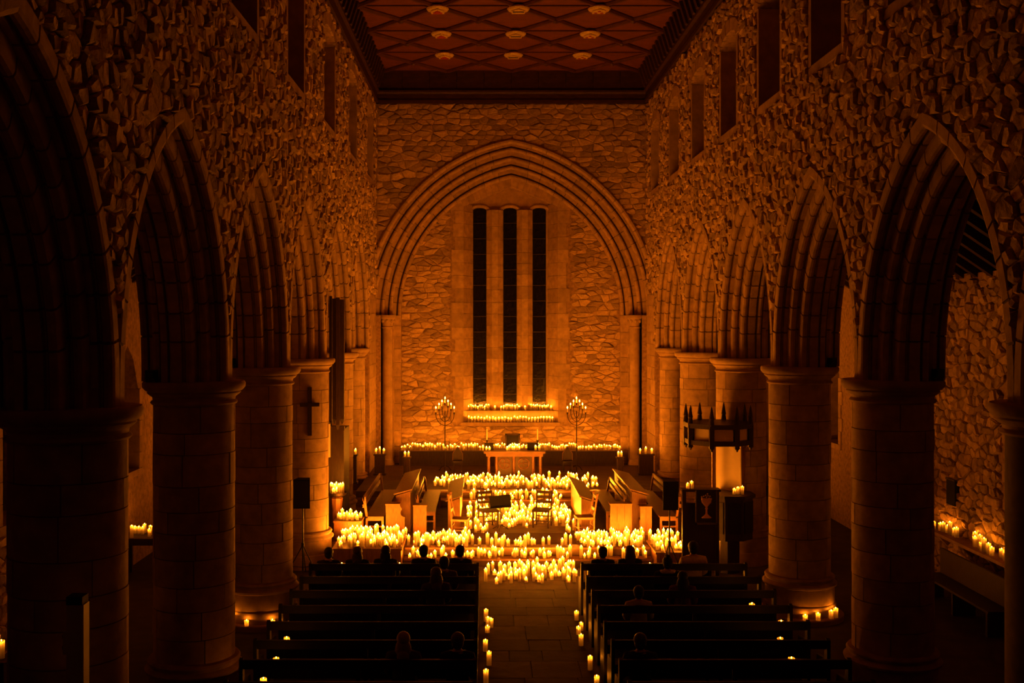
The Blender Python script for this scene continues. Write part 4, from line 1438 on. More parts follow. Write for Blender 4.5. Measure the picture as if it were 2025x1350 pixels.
# candelabra
def candelabrum(px, nm):
    d = 35.0
    t = thing('candelabrum', 'tall iron seven-branched candelabrum, %s side of the altar' % nm, 'candelabrum', (wx(px, d), d, ZT), 0, 'seven-branched candelabra')
    top = wz(812, d) - ZT
    MB().tube([(0, 0, 0.05), (0, 0, top)], 0.016, 8).build('stem', 'iron', t)
    for k in range(3):
        a_ = 2.094 * k + 0.5
        MB().tube([(0, 0, 0.18), (0.12 * math.cos(a_), 0.12 * math.sin(a_), 0.14), (0.22 * math.cos(a_), 0.22 * math.sin(a_), 0.012)], 0.013, 6).build('foot', 'iron', t)
    fl = [(0, 792, 785), (0.095, 798, 793), (0.19, 804, 799), (0.29, 811, 804)]
    for i, (xx, yb, yt) in enumerate(fl):
        for sx in ((1,) if i == 0 else (1, -1)):
            zb = wz(yb + 4, d) - ZT
            if i:
                zlow = top - 0.10 - 0.12 * i
                pts = []
                for q in range(9):
                    a_ = math.pi / 2 * q / 8
                    pts.append((sx * xx * math.sin(a_), 0, zlow + (zb - 0.06 - zlow) * (1 - math.cos(a_))))
                MB().tube(pts, 0.011, 6).build('branch', 'iron', t)
            hold = MB().lathe([(0.012, -0.08), (0.022, -0.05), (0.028, -0.01), (0.028, 0.0)], 8).build('cup', 'iron', t, loc=(sx * xx, 0, zb))
            tp = MB().lathe([(0.014, -0.01), (0.013, 0.12), (0.003, 0.125)], 8).build('taper', 'taper', t, loc=(sx * xx, 0, zb))
            link('flame', FLAME_BIG, tp, (0, 0, 0.125))
    return t
FLAME_BIG = MB().lathe([(0.002, 0), (0.016, 0.018), (0.011, 0.04), (0.001, 0.065)], 6).mesh('flame', 'flame', True)
candelabrum(880, 'organ')
candelabrum(1140, 'pulpit')

# ------------------------------------------------------------------ pedestals at the sanctuary sides
for (pxs, py, d, nm) in (((696, 703), 898, 32.4, 'beside the respond on the organ side'), ((744, 751, 759), 897, 34.2, 'between respond and wainscot on the organ side'), ((801, 808), 903, 33.8, 'at the organ-side end of the wainscot'),
                         ((1223, 1229), 903, 33.8, 'at the pulpit-side end of the wainscot'), ((1266, 1277, 1289), 897, 34.2, 'between respond and wainscot on the pulpit side')):
    xs = [wx(p, d) for p in pxs]
    z = wz(py, d)
    xm = sum(xs) / len(xs)
    hw = (xs[-1] - xs[0]) / 2 + 0.07
    p = thing('dark_pedestal', 'dark square wooden pedestal with candles ' + nm, 'pedestal', (xm, d, 0.68), 0, 'sanctuary pedestals')
    MB().box(-hw + 0.03, hw - 0.03, -0.12, 0.12, 0.06, z - 0.68 - 0.04).build('shaft', 'dark_wood', p)
    MB().box(-hw, hw, -0.15, 0.15, z - 0.68 - 0.04, z - 0.68).build('top', 'dark_wood', p)
    MB().box(-hw, hw, -0.15, 0.15, 0.0, 0.06).build('foot', 'dark_wood', p)
    for i, x in enumerate(xs):
        cand(x, d, z, 0.2 if (len(xs) == 3 and i == 1) else 0.15, 0.034, *G['post'])
# bowl of candles
d = 26.5
bx = wx(666, d)
t = thing('pedestal_bowl', 'reddish wooden pedestal with a shallow bowl full of candles', 'pedestal', (bx, d, ZP))
MB().lathe([(0.20, 0), (0.20, 0.06), (0.13, 0.12), (0.12, 0.6), (0.15, 0.86), (0.10, 0.9)], 8).build('pillar', 'oak_v', t)
MB().lathe([(0.05, 0.88), (0.14, 0.90), (0.235, 0.935), (0.245, 1.0), (0.235, 1.0), (0.225, 0.945), (0.02, 0.944)], 20).build('bowl', 'iron', t, True)
for k in range(12):
    a_ = 2.4 * k
    r_ = 0.052 * math.sqrt(k)
    cand(bx + r_ * math.cos(a_), d + r_ * math.sin(a_), ZP + 0.944, rc.choice((0.15, 0.18, 0.22, 0.26)), 0.034, *G['bowl'])

# ------------------------------------------------------------------ loudspeakers on tripods
def speaker(px, py0, py1, d, half, floor_z, nm, spread=0.45, knee=0.55):
    x = wx(px, d)
    z1, z0 = wz(py0, d), wz(py1, d)
    s = thing('loudspeaker', 'black box loudspeaker on a tripod stand ' + nm, 'loudspeaker', (x, d, z0), 0, 'loudspeakers')
    MB().prism([(-half, -0.16), (half, -0.16), (half * 0.7, 0.16), (-half * 0.7, 0.16)], 'z', 0, z1 - z0).build('cabinet', 'black_matte', s)
    MB().box(-half + 0.015, half - 0.015, -0.172, -0.16, 0.02, z1 - z0 - 0.02).build('grille', 'black', s)
    st = thing('speaker_stand', 'thin black tripod stand under the loudspeaker ' + nm, 'stand', (x, d, floor_z), 0, 'speaker stands')
    MB().tube([(0, 0, 0.12), (0, 0, z0 - floor_z)], 0.017, 8).build('pole', 'black', st)
    MB().lathe([(0.035, knee + 0.02), (0.035, knee + 0.1)], 10).build('collar', 'black', st)
    for k in range(3):
        a_ = 2.094 * k - 0.5
        MB().tube([(0, 0, knee + 0.06), (spread * math.cos(a_), spread * math.sin(a_), 0.01)], 0.012, 6).build('leg', 'black', st)
        MB().tube([(0, 0, 0.2), (spread * 0.62 * math.cos(a_), spread * 0.62 * math.sin(a_), knee * 0.40)], 0.008, 5).build('brace', 'black', st)
speaker(599, 946, 1003, 23.5, 0.175, 0.0, 'beside the column with the cross', 0.42, 0.62)
speaker(1324, 950, 1006, 23.70, 0.165, 0.0, 'before the boarded stage block', 0.30, 0.62)

# ------------------------------------------------------------------ cross, cream strip, organ pipes
cx, cy = COLX_L, COLY_L[4]
d = cy - 0.62
xx = wx(611, d)
yy = cy - math.sqrt(max(0.01, (COL_R + 0.02) ** 2 - (xx - cx) ** 2))
t = thing('wall_cross', 'slim dark wooden cross hung on the round column', 'cross', (xx, yy, wz(815, d)))
t.rotation_euler.z = math.atan2(xx - cx, cy - yy) * 0.6
MB().box(-0.045, 0.045, -0.03, 0.06, wz(862, d) - wz(815, d), wz(766, d) - wz(815, d)).build('upright', 'dark_wood', t)
MB().box(-0.21, 0.21, -0.035, 0.045, 0.12, 0.20).build('crossbar', 'dark_wood', t)
d = 25.75
t = thing('hanging_panel', 'narrow cream panel hung on the flank of the cross column', 'panel', (wx(649, d), d, wz(904, d)), 0.95)
MB().box(-0.055, 0.055, -0.02, 0.02, 0, wz(838, d) - wz(904, d)).build('board', 'cream', t)
MB().box(-0.06, 0.06, -0.03, 0.03, wz(838, d) - wz(904, d), wz(838, d) - wz(904, d) + 0.03).build('top_batten', 'dark_wood', t)
d = 27.4
t = thing('organ_pipes', 'tall dark wooden organ pipes on a case beyond the cross column', 'organ', (0, 0, 0))
for (pa, pb, ya, yb, dd) in ((651, 657, 585, 842, 0.0), (657, 665, 590, 838, -0.12), (664, 672, 588, 850, -0.2), (672, 681, 592, 838, -0.1)):
    q = d + dd
    MB().box(wx(pa, q), wx(pb, q) - 0.01, q, q + 0.14, wz(yb, q) + 0.12, wz(ya, q)).build('pipe', 'dark_wood', t)
    pf = MB()
    xa, xb = wx(pa, q), wx(pb, q) - 0.01
    za = wz(yb, q)
    pf.add([(xa, q, za + 0.13), (xb, q, za + 0.13), (xb, q + 0.14, za + 0.13), (xa, q + 0.14, za + 0.13), ((xa + xb) / 2 - 0.02, q + 0.05, za), ((xa + xb) / 2 + 0.02, q + 0.05, za), ((xa + xb) / 2 + 0.02, q + 0.09, za), ((xa + xb) / 2 - 0.02, q + 0.09, za)],
           [(0, 1, 2, 3), (7, 6, 5, 4), (0, 4, 5, 1), (1, 5, 6, 2), (2, 6, 7, 3), (3, 7, 4, 0)])
    pf.build('pipe_foot', 'dark_wood', t)
MB().box(-4.5, wx(681, d), d - 0.1, d + 1.0, ZP, wz(850, d) + 0.02).build('organ_case', 'dark_wood', t)
MB().box(-4.5, wx(682, d), d - 0.12, d + 0.02, wz(850, d), wz(850, d) + 0.10).build('case_cornice', 'dark_wood', t)

# ------------------------------------------------------------------ pulpit
PX, PY = 5.08, 23.95
t = thing('pulpit', 'dark octagonal pulpit with a pinnacled canopy on slim posts', 'pulpit', (PX, PY, 0))
def octo(r, n=8, ph=math.pi / 8):
    return [(r * math.cos(ph + 2 * math.pi * k / n), r * math.sin(ph + 2 * math.pi * k / n)) for k in range(n)]
zc0, zc1 = wz(876, PY), wz(838, PY)
bxo = 0.25
body = MB()
body.prism([(p[0] + bxo, p[1]) for p in octo(0.50)], 'z', 0.75, wz(974, PY) - 0.06)
body.prism([(p[0] + bxo, p[1]) for p in octo(0.22)], 'z', 0.0, 0.78)
body.build('drum', 'dark_wood', t)
MB().prism([(p[0] + bxo, p[1]) for p in octo(0.56)], 'z', wz(974, PY) - 0.07, wz(974, PY)).build('rim', 'dark_wood', t)
for k in range(8):
    a_ = math.pi / 4 * k
    o = MB().box(-0.15, 0.15, -0.012, 0.012, 0.9, wz(974, PY) - 0.15).build('drum_panel', 'pew', t, loc=(bxo + 0.47 * math.cos(a_), 0.47 * math.sin(a_), 0))
    o.rotation_euler.z = a_ + math.pi / 2
for nm2, za, zb, ra in (('canopy_base', zc0, zc0 + 0.10, 0.74), ('canopy_cornice', zc1 - 0.06, zc1 + 0.04, 0.76)):
    MB().prism(octo(ra), 'z', za, zb).build(nm2, 'dark_wood', t)
for k, p in enumerate(octo(0.70)):
    MB().box(p[0] - 0.05, p[0] + 0.05, p[1] - 0.05, p[1] + 0.05, zc0 - 0.05, zc1).build('canopy_post', 'dark_wood', t)
    MB().lathe([(0.06, 0), (0.045, 0.12), (0.055, 0.14), (0.02, 0.34), (0.004, 0.4)], 8, p[0], p[1], zc1 + 0.03).build('pinnacle', 'dark_wood', t)
    MB().lathe([(0.01, -0.12), (0.045, -0.06), (0.03, 0.0)], 8, p[0], p[1], zc0).build('pendant', 'dark_wood', t)
for k in range(8):  # pale infill in the open canopy gaps, its colour standing for the lit column behind
    a_ = math.pi / 4 * k
    o = MB().box(-0.2, 0.2, -0.01, 0.01, zc0 + 0.1, zc1 - 0.06).build('lit_gap_infill', 'cream', t, loc=(0.60 * math.cos(a_), 0.60 * math.sin(a_), 0))
    o.rotation_euler.z = a_ + math.pi / 2
xb0, xb1 = wx(1419, PY + 0.42) - PX, wx(1461, PY + 0.42) - PX
o = MB().box(-0.33, 0.33, -0.02, 0.02, wz(974, PY) - 0.05, zc0 + 0.02).build('back_board', 'cream', t, loc=((xb0 + xb1) / 2, 0.36, 0))
o.rotation_euler.z = -0.85
for xx in (xb0 - 0.09, xb1 + 0.09):
    MB().box(xx - 0.035, xx + 0.035, 0.38, 0.46, wz(974, PY) - 0.4, zc0 + 0.02).build('back_post', 'oak_v', t)
for (px, h) in ((1451, 0.12), (1458, 0.15), (1464, 0.17)):
    cand(wx(px, PY - 0.15), PY - 0.2, wz(974, PY), h, 0.038, *G['pul'])
# reading stand with candles, chalice banner
d = 23.35
t = thing('reading_stand', 'dark wooden reading stand with a flat top carrying candles', 'stand', (wx(1375, d), d, 0))
zt = wz(966, d)
MB().box(-0.30, 0.52, -0.12, 0.18, zt - 0.05, zt).build('top_board', 'dark_wood', t)
for xx in (-0.24, 0.46):
    MB().box(xx - 0.04, xx + 0.04, -0.03, 0.05, 0, zt - 0.05).build('post', 'dark_wood', t)
MB().box(-0.24, 0.46, 0.0, 0.03, 0.3, zt - 0.3).build('back_panel', 'dark_wood', t)
MB().box(-0.30, 0.52, -0.12, 0.18, 0, 0.06).build('foot', 'dark_wood', t)
for (px, h) in ((1360, 0.12), (1368, 0.16)):
    cand(wx(px, d), d, zt, h, 0.038, *G['lec'])
x0, x1 = wx(1372, d), wx(1415, d)
z1, z0 = zt - 0.01, wz(1034, d)
t = thing('chalice_banner', 'dark green cloth banner embroidered with a gold chalice and grapes', 'banner', ((x0 + x1) / 2, d - 0.16, z0))
hw, h = (x1 - x0) / 2, z1 - z0
vs, fs = [], []
for j in range(9):
    for i in range(9):
        u = -hw + 2 * hw * i / 8
        vs.append((u, 0.012 * math.sin(i * 1.1) - 0.01 * j / 8, h * j / 8 - (0.02 * (i / 8) if j == 0 else 0)))
n = len(vs)
vs += [(a, b2 + 0.012, c) for a, b2, c in vs]
for j in range(8):
    for i in range(8):
        q = j * 9 + i
        fs += [(q, q + 1, q + 10, q + 9), (q + n, q + 9 + n, q + 10 + n, q + 1 + n)]
mb = MB()
mb.add(vs, fs)
mb.build('cloth', 'cloth_dark', t, True)
for (a0, a1, b0, b1) in ((-hw, -hw + 0.03, 0, h), (hw - 0.03, hw, 0, h), (-hw, hw, 0.0, 0.04)):
    MB().box(a0, a1, -0.028, -0.012, b0, b1).build('border', 'cloth_edge', t)
MB().lathe([(0.10, 0.0), (0.105, 0.015), (0.06, 0.05), (0.022, 0.09), (0.018, 0.18), (0.035, 0.20), (0.018, 0.23), (0.05, 0.27), (0.10, 0.33), (0.115, 0.42), (0.108, 0.42), (0.02, 0.33)], 14,
           mat=Matrix.Translation((0.0, -0.035, 0.14)) @ Matrix.Diagonal((1, 0.22, 1, 1))).build('chalice', 'brass', t, True)
gr = MB()
for (gx, gz) in ((-0.06, 0.60), (-0.02, 0.62), (0.03, 0.61), (0.07, 0.60), (0.0, 0.58), (0.05, 0.56), (-0.10, 0.585), (0.10, 0.53), (-0.09, 0.55), (0.02, 0.65)):
    gr.lathe([(0.002, -0.018), (0.018, -0.006), (0.018, 0.006), (0.002, 0.018)], 7, gx, -0.038, gz)
gr.build('grapes', 'gold', t, True)

# ------------------------------------------------------------------ aisle furniture
x0, x1 = wx(243, TABLE_D), wx(470, TABLE_D)
t = thing('aisle_table', 'long dark table carrying candles in the organ-side aisle', 'table', ((x0 + x1) / 2, TABLE_D, 0))
w = (x1 - x0) / 2 + 0.02
MB().box(-w, w, -0.36, 0.4, TABLE_Z - 0.05, TABLE_Z).build('table_top', 'dark_wood', t)
MB().box(-w + 0.05, w - 0.05, -0.30, -0.27, TABLE_Z - 0.16, TABLE_Z - 0.05).build('apron', 'dark_wood', t)
for sx in (-1, 1):
    for yy in (-0.3, 0.34):
        MB().box(sx * (w - 0.08) - 0.04, sx * (w - 0.08) + 0.04, yy - 0.04, yy + 0.04, 0, TABLE_Z - 0.05).build('leg', 'dark_wood', t)
sh = thing('wall_shelf', 'long stone shelf on brackets along the pulpit-side aisle wall', 'shelf', (AXR, 21.5, SHZ))
MB().box(-0.36, 0.0, -2.4, 2.6, -0.06, 0.0).build('shelf_board', 'plain_stone', sh)
for k in range(5):
    MB().prism([(0, -0.06), (-0.3, -0.06), (0, -0.36)], 'y', -0.05, 0.05).build('bracket', 'plain_stone', sh, loc=(0, -2.1 + k * 1.1, 0))
bn = thing('aisle_bench', 'dark wooden bench under the aisle candle shelf', 'bench', (AXR - 0.75, 20.3, 0))
MB().box(-0.2, 0.25, -1.4, 1.6, 0.42, 0.46).build('seat', 'dark_wood', bn)
MB().box(0.22, 0.27, -1.4, 1.6, 0.46, 0.95).build('backrest', 'dark_wood', bn)
for yy in (-1.3, 0.1, 1.5):
    MB().box(-0.18, 0.24, yy - 0.03, yy + 0.03, 0, 0.42).build('leg', 'dark_wood', bn)
d = 22.7
pl_ = thing('wall_plaque', 'small dark rectangular plaque on the aisle wall above the candle shelf', 'plaque', (AXR - 0.085, (AXR - 0.1) * FPX / (1881 - VX), wz(972, 22.5)))
MB().box(-0.03, 0.09, -0.2, 0.2, -0.25, 0.25).build('board', 'black_matte', pl_)
MB().box(-0.045, 0.0, -0.22, 0.22, 0.25, 0.28).build('frame', 'dark_wood', pl_)
# small stand with two candles at the far edge of the aisle
d = 15.0
xs_ = wx(4, d)
zs_ = wz(1300, d)
t = thing('candle_stand', 'small dark round stand with two candles in the organ-side aisle', 'stand', (xs_, d, 0))
MB().lathe([(0.2, 0), (0.2, 0.03), (0.03, 0.06), (0.025, zs_ - 0.03), (0.16, zs_ - 0.02), (0.16, zs_)], 16).build('column', 'dark_wood', t, True)
MB().lathe([(0.17, zs_ - 0.025), (0.175, zs_ - 0.003), (0.165, zs_ - 0.003)], 16).build('rim', 'brass', t, True)
cand(xs_, d - 0.02, zs_, 0.24, 0.045, *G['stand'])
cand(xs_ - 0.09, d + 0.05, zs_, 0.3, 0.045, *G['stand'])
# pale post
d = 9.7
t = thing('pale_post', 'pale painted square post with a small side bracket before the thick column', 'post', (wx(154, d), d, 0))
hp = wz(1192, d)
w = 17.0 * d / FPX
MB().box(-w, w, -0.07, 0.07, 0.04, hp).build('shaft', 'pale_post', t)
MB().box(-w - 0.03, w + 0.03, -0.10, 0.10, 0, 0.04).build('foot', 'black', t)
MB().box(-w, w - 0.01, -0.075, 0.075, hp, hp + 0.07).build('cap', 'black_matte', t)
zb = wz(1292, d)
MB().box(-w - 0.045, -w, -0.03, 0.03, zb, zb + 0.2).build('bracket', 'pale_post', t)
for q in (0.04, 0.14):
    MB().box(-w - 0.055, -w - 0.04, -0.02, 0.02, zb + q, zb + q + 0.03).build('bolt', 'black', t)
# floodlights on capitals
for (cx, cy, dx, nm) in ((COLX_L, COLY_L[2], -0.45, 'before the aisle table'), (COLX_L, COLY_L[3], -0.45, 'with two candles at its foot'), (COLX_R, COLY_R[3], 0.45, 'with four candles at its plinth'), (COLX_R, COLY_R[2], 0.45, 'before the aisle shelf')):
    t = thing('floodlight', 'small unlit floodlight on the capital of the column ' + nm, 'floodlight', (cx + dx, cy - 0.49, ZCAP), 0.4 if dx > 0 else -0.4, 'floodlights on capitals')
    MB().box(-0.07, 0.07, -0.05, 0.05, 0.05, 0.17).build('housing', 'black', t)
    MB().box(-0.055, 0.055, -0.056, -0.05, 0.065, 0.155).build('lens', 'glass', t)
    MB().box(-0.08, 0.08, -0.02, 0.02, 0.0, 0.05).build('yoke', 'iron', t)
# tea lights in a row before the stage block
for px in (664, 676, 688, 721, 744, 776, 790, 840, 933, 1172, 1285):
    d = 22.4
    cand(wx(px, d), d, 0.50, 0.03, 0.034, 'small tea light on the front pew shelf', 'tea lights on the front shelves')
for (nm, x0, x1) in (('organ', -3.2, -0.15), ('pulpit', 2.1, 4.6)):
    t = thing('pew_front', 'low dark wooden pew front with a shelf facing the chancel, %s side' % nm, 'pew front', (x0, 22.4, 0), 0, 'pew fronts')
    MB().box(0, x1 - x0, 0.05, 0.09, 0, 0.48).build('front_panel', 'pew', t)
    MB().box(-0.02, x1 - x0 + 0.02, -0.12, 0.14, 0.47, 0.50).build('shelf', 'pew', t)
    for xx in (0.0, x1 - x0 - 0.05):
        MB().box(xx, xx + 0.05, -0.1, 0.05, 0, 0.47).build('end_post', 'pew', t)

# ------------------------------------------------------------------ people (seated, seen from behind)
def skin_mesh(name, verts, edges, radii, root, mat, sub=1):
    me = bpy.data.meshes.new(name + '_cage')
    me.from_pydata(verts, edges, [])
    o = bpy.data.objects.new(name + '_cage', me)
    COL.objects.link(o)
    sk = o.modifiers.new('skin', 'SKIN')
    sk.use_smooth_shade = True
    for i, r in enumerate(radii):
        sv = me.skin_vertices[0].data[i]
        sv.radius = r if isinstance(r, tuple) else (r, r)
        sv.use_root = (i == root)
    ss = o.modifiers.new('sub', 'SUBSURF')
    ss.levels = sub
    ss.render_levels = sub
    dg = bpy.context.evaluated_depsgraph_get()
    out = bpy.data.meshes.new_from_object(o.evaluated_get(dg))
    out.name = name
    out.materials.clear()
    out.materials.append(M[mat])
    out.shade_smooth()
    bpy.data.objects.remove(o)
    bpy.data.meshes.remove(me)
    return out

class SK:
    def __init__(self):
        self.v, self.e, self.r = [], [], []
    def p(self, co, r, parent=None):
        self.v.append(co)
        self.r.append(r)
        if parent is not None:
            self.e.append((parent, len(self.v) - 1))
        return len(self.v) - 1

def body_rig(pad=0.0, head=True, arms=True, legs=True, hands=True):
    """seated on z=0.45, facing +y"""
    s = SK()
    pel = s.p((0, 0, 0.54), (0.165 + pad, 0.12 + pad))
    wa = s.p((0, -0.01, 0.72), (0.14 + pad, 0.105 + pad), pel)
    chst = s.p((0, -0.01, 0.92), (0.165 + pad, 0.12 + pad), wa)
    up = s.p((0, -0.01, 1.04), (0.13 + pad, 0.09 + pad), chst)
    if head:
        nk = s.p((0, 0.0, 1.12), 0.058, up)
        jaw = s.p((0, 0.025, 1.19), (0.066, 0.078), nk)
        hd = s.p((0, 0.02, 1.27), (0.078, 0.098), jaw)
        tp = s.p((0, 0.01, 1.345), (0.062, 0.078), hd)
        s.p((0, 0.135, 1.235), 0.012, hd)                       # nose
        for sx in (-1, 1):
            s.p((sx * 0.088, 0.005, 1.25), 0.014, hd)           # ears
    else:
        s.p((0, 0.0, 1.115), 0.085, up)
    for sx in (-1, 1):
        if arms:
            sh = s.p((sx * 0.185, -0.01, 1.02), 0.062 + pad, up)
            el = s.p((sx * 0.235, 0.05, 0.76), 0.047 + pad, sh)
            wr = s.p((sx * 0.14, 0.27, 0.66), 0.030 + pad * 0.7, el)
            if hands:
                pm = s.p((sx * 0.11, 0.33, 0.645), (0.034, 0.018), wr)
                s.p((sx * 0.085, 0.345, 0.675), 0.010, pm)      # thumb
                for q, (fx, L) in enumerate(((0.022, 0.070), (0.007, 0.080), (-0.008, 0.074), (-0.022, 0.058))):
                    a1 = s.p((sx * (0.105 - fx), 0.33 + L * 0.6, 0.640), 0.0095, pm)
                    s.p((sx * (0.10 - fx), 0.33 + L, 0.618), 0.0085, a1)
        if legs:
            hp = s.p((sx * 0.10, 0.05, 0.53), 0.085 + pad, pel)
            kn = s.p((sx * 0.12, 0.45, 0.52), 0.062 + pad, hp)
            an = s.p((sx * 0.12, 0.46, 0.10), 0.042 + pad, kn)
            if hands:
                s.p((sx * 0.13, 0.60, 0.045), 0.038, an)
    return s, pel

def rig_mesh(name, mat, **k):
    s, root = body_rig(**k)
    return skin_mesh(name, s.v, s.e, s.r, root, mat)
BODY = rig_mesh('person', 'skin')
COAT = rig_mesh('coat', 'wear_black', pad=0.032, head=False, arms=True, legs=False, hands=False)
TROU = rig_mesh('trousers', 'wear_black', pad=0.012, head=False, arms=False, legs=True, hands=False)
def ellipsoid(mb, c, r, n=14, m=9, z0=-1.0):
    prof = []
    for i in range(m + 1):
        t_ = -math.pi / 2 + math.pi * i / m
        zz = math.sin(t_)
        if zz >= z0:
            prof.append((max(0.02, math.cos(t_)), zz))
    mb.lathe(prof, n, mat=Matrix.Translation(c) @ Matrix.Diagonal((r[0], r[1], r[2], 1)))
def hair_mesh(name, long):
    mb = MB()
    ellipsoid(mb, (0, -0.012, 1.285), (0.102, 0.115, 0.112))
    ellipsoid(mb, (0, -0.03, 1.225), (0.092, 0.085, 0.095))
    if long == 1:
        ellipsoid(mb, (0, -0.05, 1.12), (0.12, 0.075, 0.19))
        ellipsoid(mb, (0, -0.085, 1.0), (0.10, 0.06, 0.16))
    if long == 2:
        ellipsoid(mb, (0, -0.07, 1.39), (0.055, 0.055, 0.05))
    return mb.mesh(name, 'hair_dark', True)
HAIR = [hair_mesh('hair', 0), hair_mesh('hair', 1), hair_mesh('hair', 2)]
def omat(o, mat):
    o.material_slots[0].link = 'OBJECT'
    o.material_slots[0].material = M[mat]
def person(px, row, label, hair, hmat, coat, s=0.93, tilt=0.0, dy=0.22, lift=0.0):
    y = ROWS[row] + dy
    x = wx(px, y)
    o = link('person', BODY, None, (x, y, 0.455 - 0.475 * s + 0.005 + lift))
    s *= 0.91
    o.location.z = 0.455 - 0.47 * s
    o.scale = (s * 1.06, s, s)
    o.rotation_euler.z = tilt
    tag(o, label, 'person', 'seated audience')
    h = link('hair', HAIR[hair], o)
    omat(h, hmat)
    c = link('coat', COAT, o)
    omat(c, coat)
    c = link('trousers', TROU, o)
    return o
person(650, 0, 'person with short dark hair in black, front pew at the loudspeaker end', 0, 'hair_dark', 'wear_black', 0.90, 0.1)
person(707, 0, 'person with long brown hair, front pew, second from the loudspeaker end', 1, 'hair_brown', 'wear_black', 0.92)
person(763, 0, 'person with long dark hair, front pew, third from the loudspeaker end', 1, 'hair_dark', 'wear_navy', 0.94, -0.1)
person(838, 0, 'person with short dark hair, front pew, mid row on the organ side', 0, 'hair_dark', 'wear_black', 0.95)
person(878, 1, 'person with short dark hair in the second organ-side pew near the aisle', 0, 'hair_dark', 'wear_brown', 0.96, 0.15)
person(910, 0, 'person in dark coat beside the centre aisle, organ-side front pew', 0, 'hair_dark', 'wear_black', 0.95, -0.2)
person(862, 2, 'person with long brown hair in the third organ-side pew near the aisle', 1, 'hair_brown', 'wear_brown', 1.0, 0.2)
person(1192, 0, 'person with short dark hair nearest the aisle, pulpit-side front pew', 0, 'hair_dark', 'wear_black', 0.92)
person(1246, 0, 'person with brown long hair, pulpit-side front pew', 1, 'hair_brown', 'wear_navy', 0.94)
t = person(1320, 1, 'person with dark hair in a bun and a cream fur collar', 2, 'hair_dark', 'wear_black', 0.96)
s_ = SK()
prev = None
for k in range(11):
    a_ = 2 * math.pi * k / 11
    prev = s_.p((0.135 * math.cos(a_), -0.01 + 0.11 * math.sin(a_), 1.075 - 0.02 * math.sin(a_)), 0.042, prev)
s_.e.append((10, 0))
o = link('fur_collar', skin_mesh('fur_collar', s_.v, s_.e, s_.r, 0, 'fur'), t)
person(1371, 0, 'person in a mustard olive coat, pulpit-side front pew', 0, 'hair_dark', 'wear_olive', 1.04, 0.1, dy=0.22)
person(1350, 2, 'person with long dark hair and red-brown coat, third pulpit-side pew', 1, 'hair_dark', 'wear_red', 0.92, -0.1)
person(1263, 3, 'person in a pale grey-green top, fourth pulpit-side pew', 0, 'hair_dark', 'wear_pale', 0.90)
person(798, 6, 'person with long fair-brown hair in the seventh organ-side pew', 1, 'hair_fair', 'wear_brown', 0.96)
person(905, 6, 'person with short brown hair in the seventh organ-side pew near the aisle', 0, 'hair_brown', 'wear_black', 0.95)
person(1266, 6, 'person with brown hair in the seventh pulpit-side pew', 0, 'hair_brown', 'wear_black', 0.94)

# ------------------------------------------------------------------ build the candles
def candle_geo(h, r, n=10):
    """pillar burnt down in the middle: outer wall, rounded rim, open well with a wick"""
    vs, fs = [], []
    prof = [(r, 0.0), (r, h * 0.5), (r, h - 0.005), (r * 0.93, h), (r * 0.80, h - 0.002)]
    for (rr_, z) in prof:
        for i in range(n):
            t_ = 2 * math.pi * i / n
            vs.append((rr_ * math.cos(t_), rr_ * math.sin(t_), z))
    for j in range(len(prof) - 1):
        for i in range(n):
            i2 = (i + 1) % n
            fs.append((j * n + i, j * n + i2, (j + 1) * n + i2, (j + 1) * n + i))
    fs.append(tuple(range(n))[::-1])
    k = len(vs)
    for z in (0.0, h - 0.004):
        for i in range(3):
            vs.append((0.0015 * math.cos(2.094 * i), 0.0015 * math.sin(2.094 * i), z))
    fs += [(k + i, k + (i + 1) % 3, k + (i + 1) % 3 + 3, k + i + 3) for i in range(3)]
    return vs, fs
def wax_mesh(name, vs, fs):
    me = bpy.data.meshes.new(name)
    me.from_pydata(vs, [], fs)
    me.materials.append(M['wax'])
    return me
fl_mb = MB().lathe([(0.002, -0.004), (0.0100, 0.012), (0.001, 0.036)], 5)
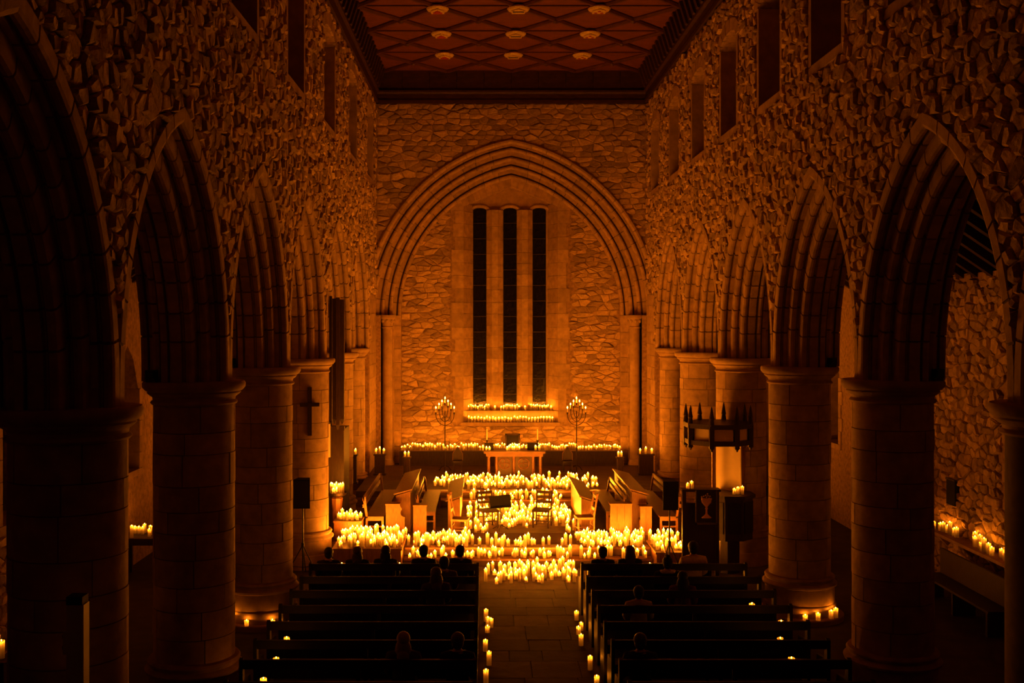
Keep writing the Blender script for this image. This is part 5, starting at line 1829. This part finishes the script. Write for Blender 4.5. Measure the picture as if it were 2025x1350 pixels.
FLAME = fl_mb.mesh('flame', 'flame')
cache = {}
SMALL = {G[k][1]: 0.55 for k in ('shf', 'tab', 'aisL', 'aisR', 'pl', 'pr', 'pew', 'pewl', 'stand', 'pul', 'lec')}
SMALL.update({G[k][1]: 0.72 for k in ('e', 'w1', 'w2')})
SMALL['tea lights on the front shelves'] = 0.5
APART = {G[k][1] for k in ('shf', 'tab', 'aisL', 'aisR', 'pl', 'pr', 'pew', 'pewl', 'stand', 'pul', 'lec', 'bowl', 'post', 'al', 'ub')}
CAND.sort(key=lambda c: -c[3] / c[1] * (4 if c[6] in APART else 1))
JV, JF, FV, FF = [], [], [], []
for i, (x, y, z, h, r, lab, grp) in enumerate(CAND):
    if (h, r) not in cache:
        g = candle_geo(h, r)
        cache[(h, r)] = (g, wax_mesh('pillar_candle', *g))
    g, me = cache[(h, r)]
    if i < 300:
        o = link('pillar_candle', me, None, (x, y, z))
        size = 'tall ' if h >= 0.22 else ('short ' if h <= 0.12 else '')
        tag(o, lab if lab.split()[0] in ('tall', 'short', 'small') else size + lab, 'candle', grp)
        fo = link('flame', FLAME, o, (0, 0, h - 0.006))
        fs_ = SMALL.get(grp, 1.0)
        fo.scale = (fs_, fs_, fs_)
    else:
        k = len(JV)
        JV += [(v[0] + x, v[1] + y, v[2] + z) for v in g[0]]
        JF += [tuple(q + k for q in f) for f in g[1]]
        k = len(FV)
        fs_ = SMALL.get(grp, 1.0)
        FV += [(v[0] * fs_ + x, v[1] * fs_ + y, v[2] * fs_ + z + h - 0.006) for v in fl_mb.v]
        FF += [tuple(q + k for q in f) for f in fl_mb.f]
o = link('massed_candles', wax_mesh('massed_candles', JV, JF))
tag(o, 'hundreds of small cream pillar candles massed over chancel, altar, ledge and sills', 'candles')
o['kind'] = 'stuff'
me = bpy.data.meshes.new('flames')
me.from_pydata(FV, [], FF)
me.materials.append(M['flame'])
f = link('flames', me, o)
f['kind'] = 'stuff'
print('candles', len(CAND), 'objects', len(bpy.data.objects))
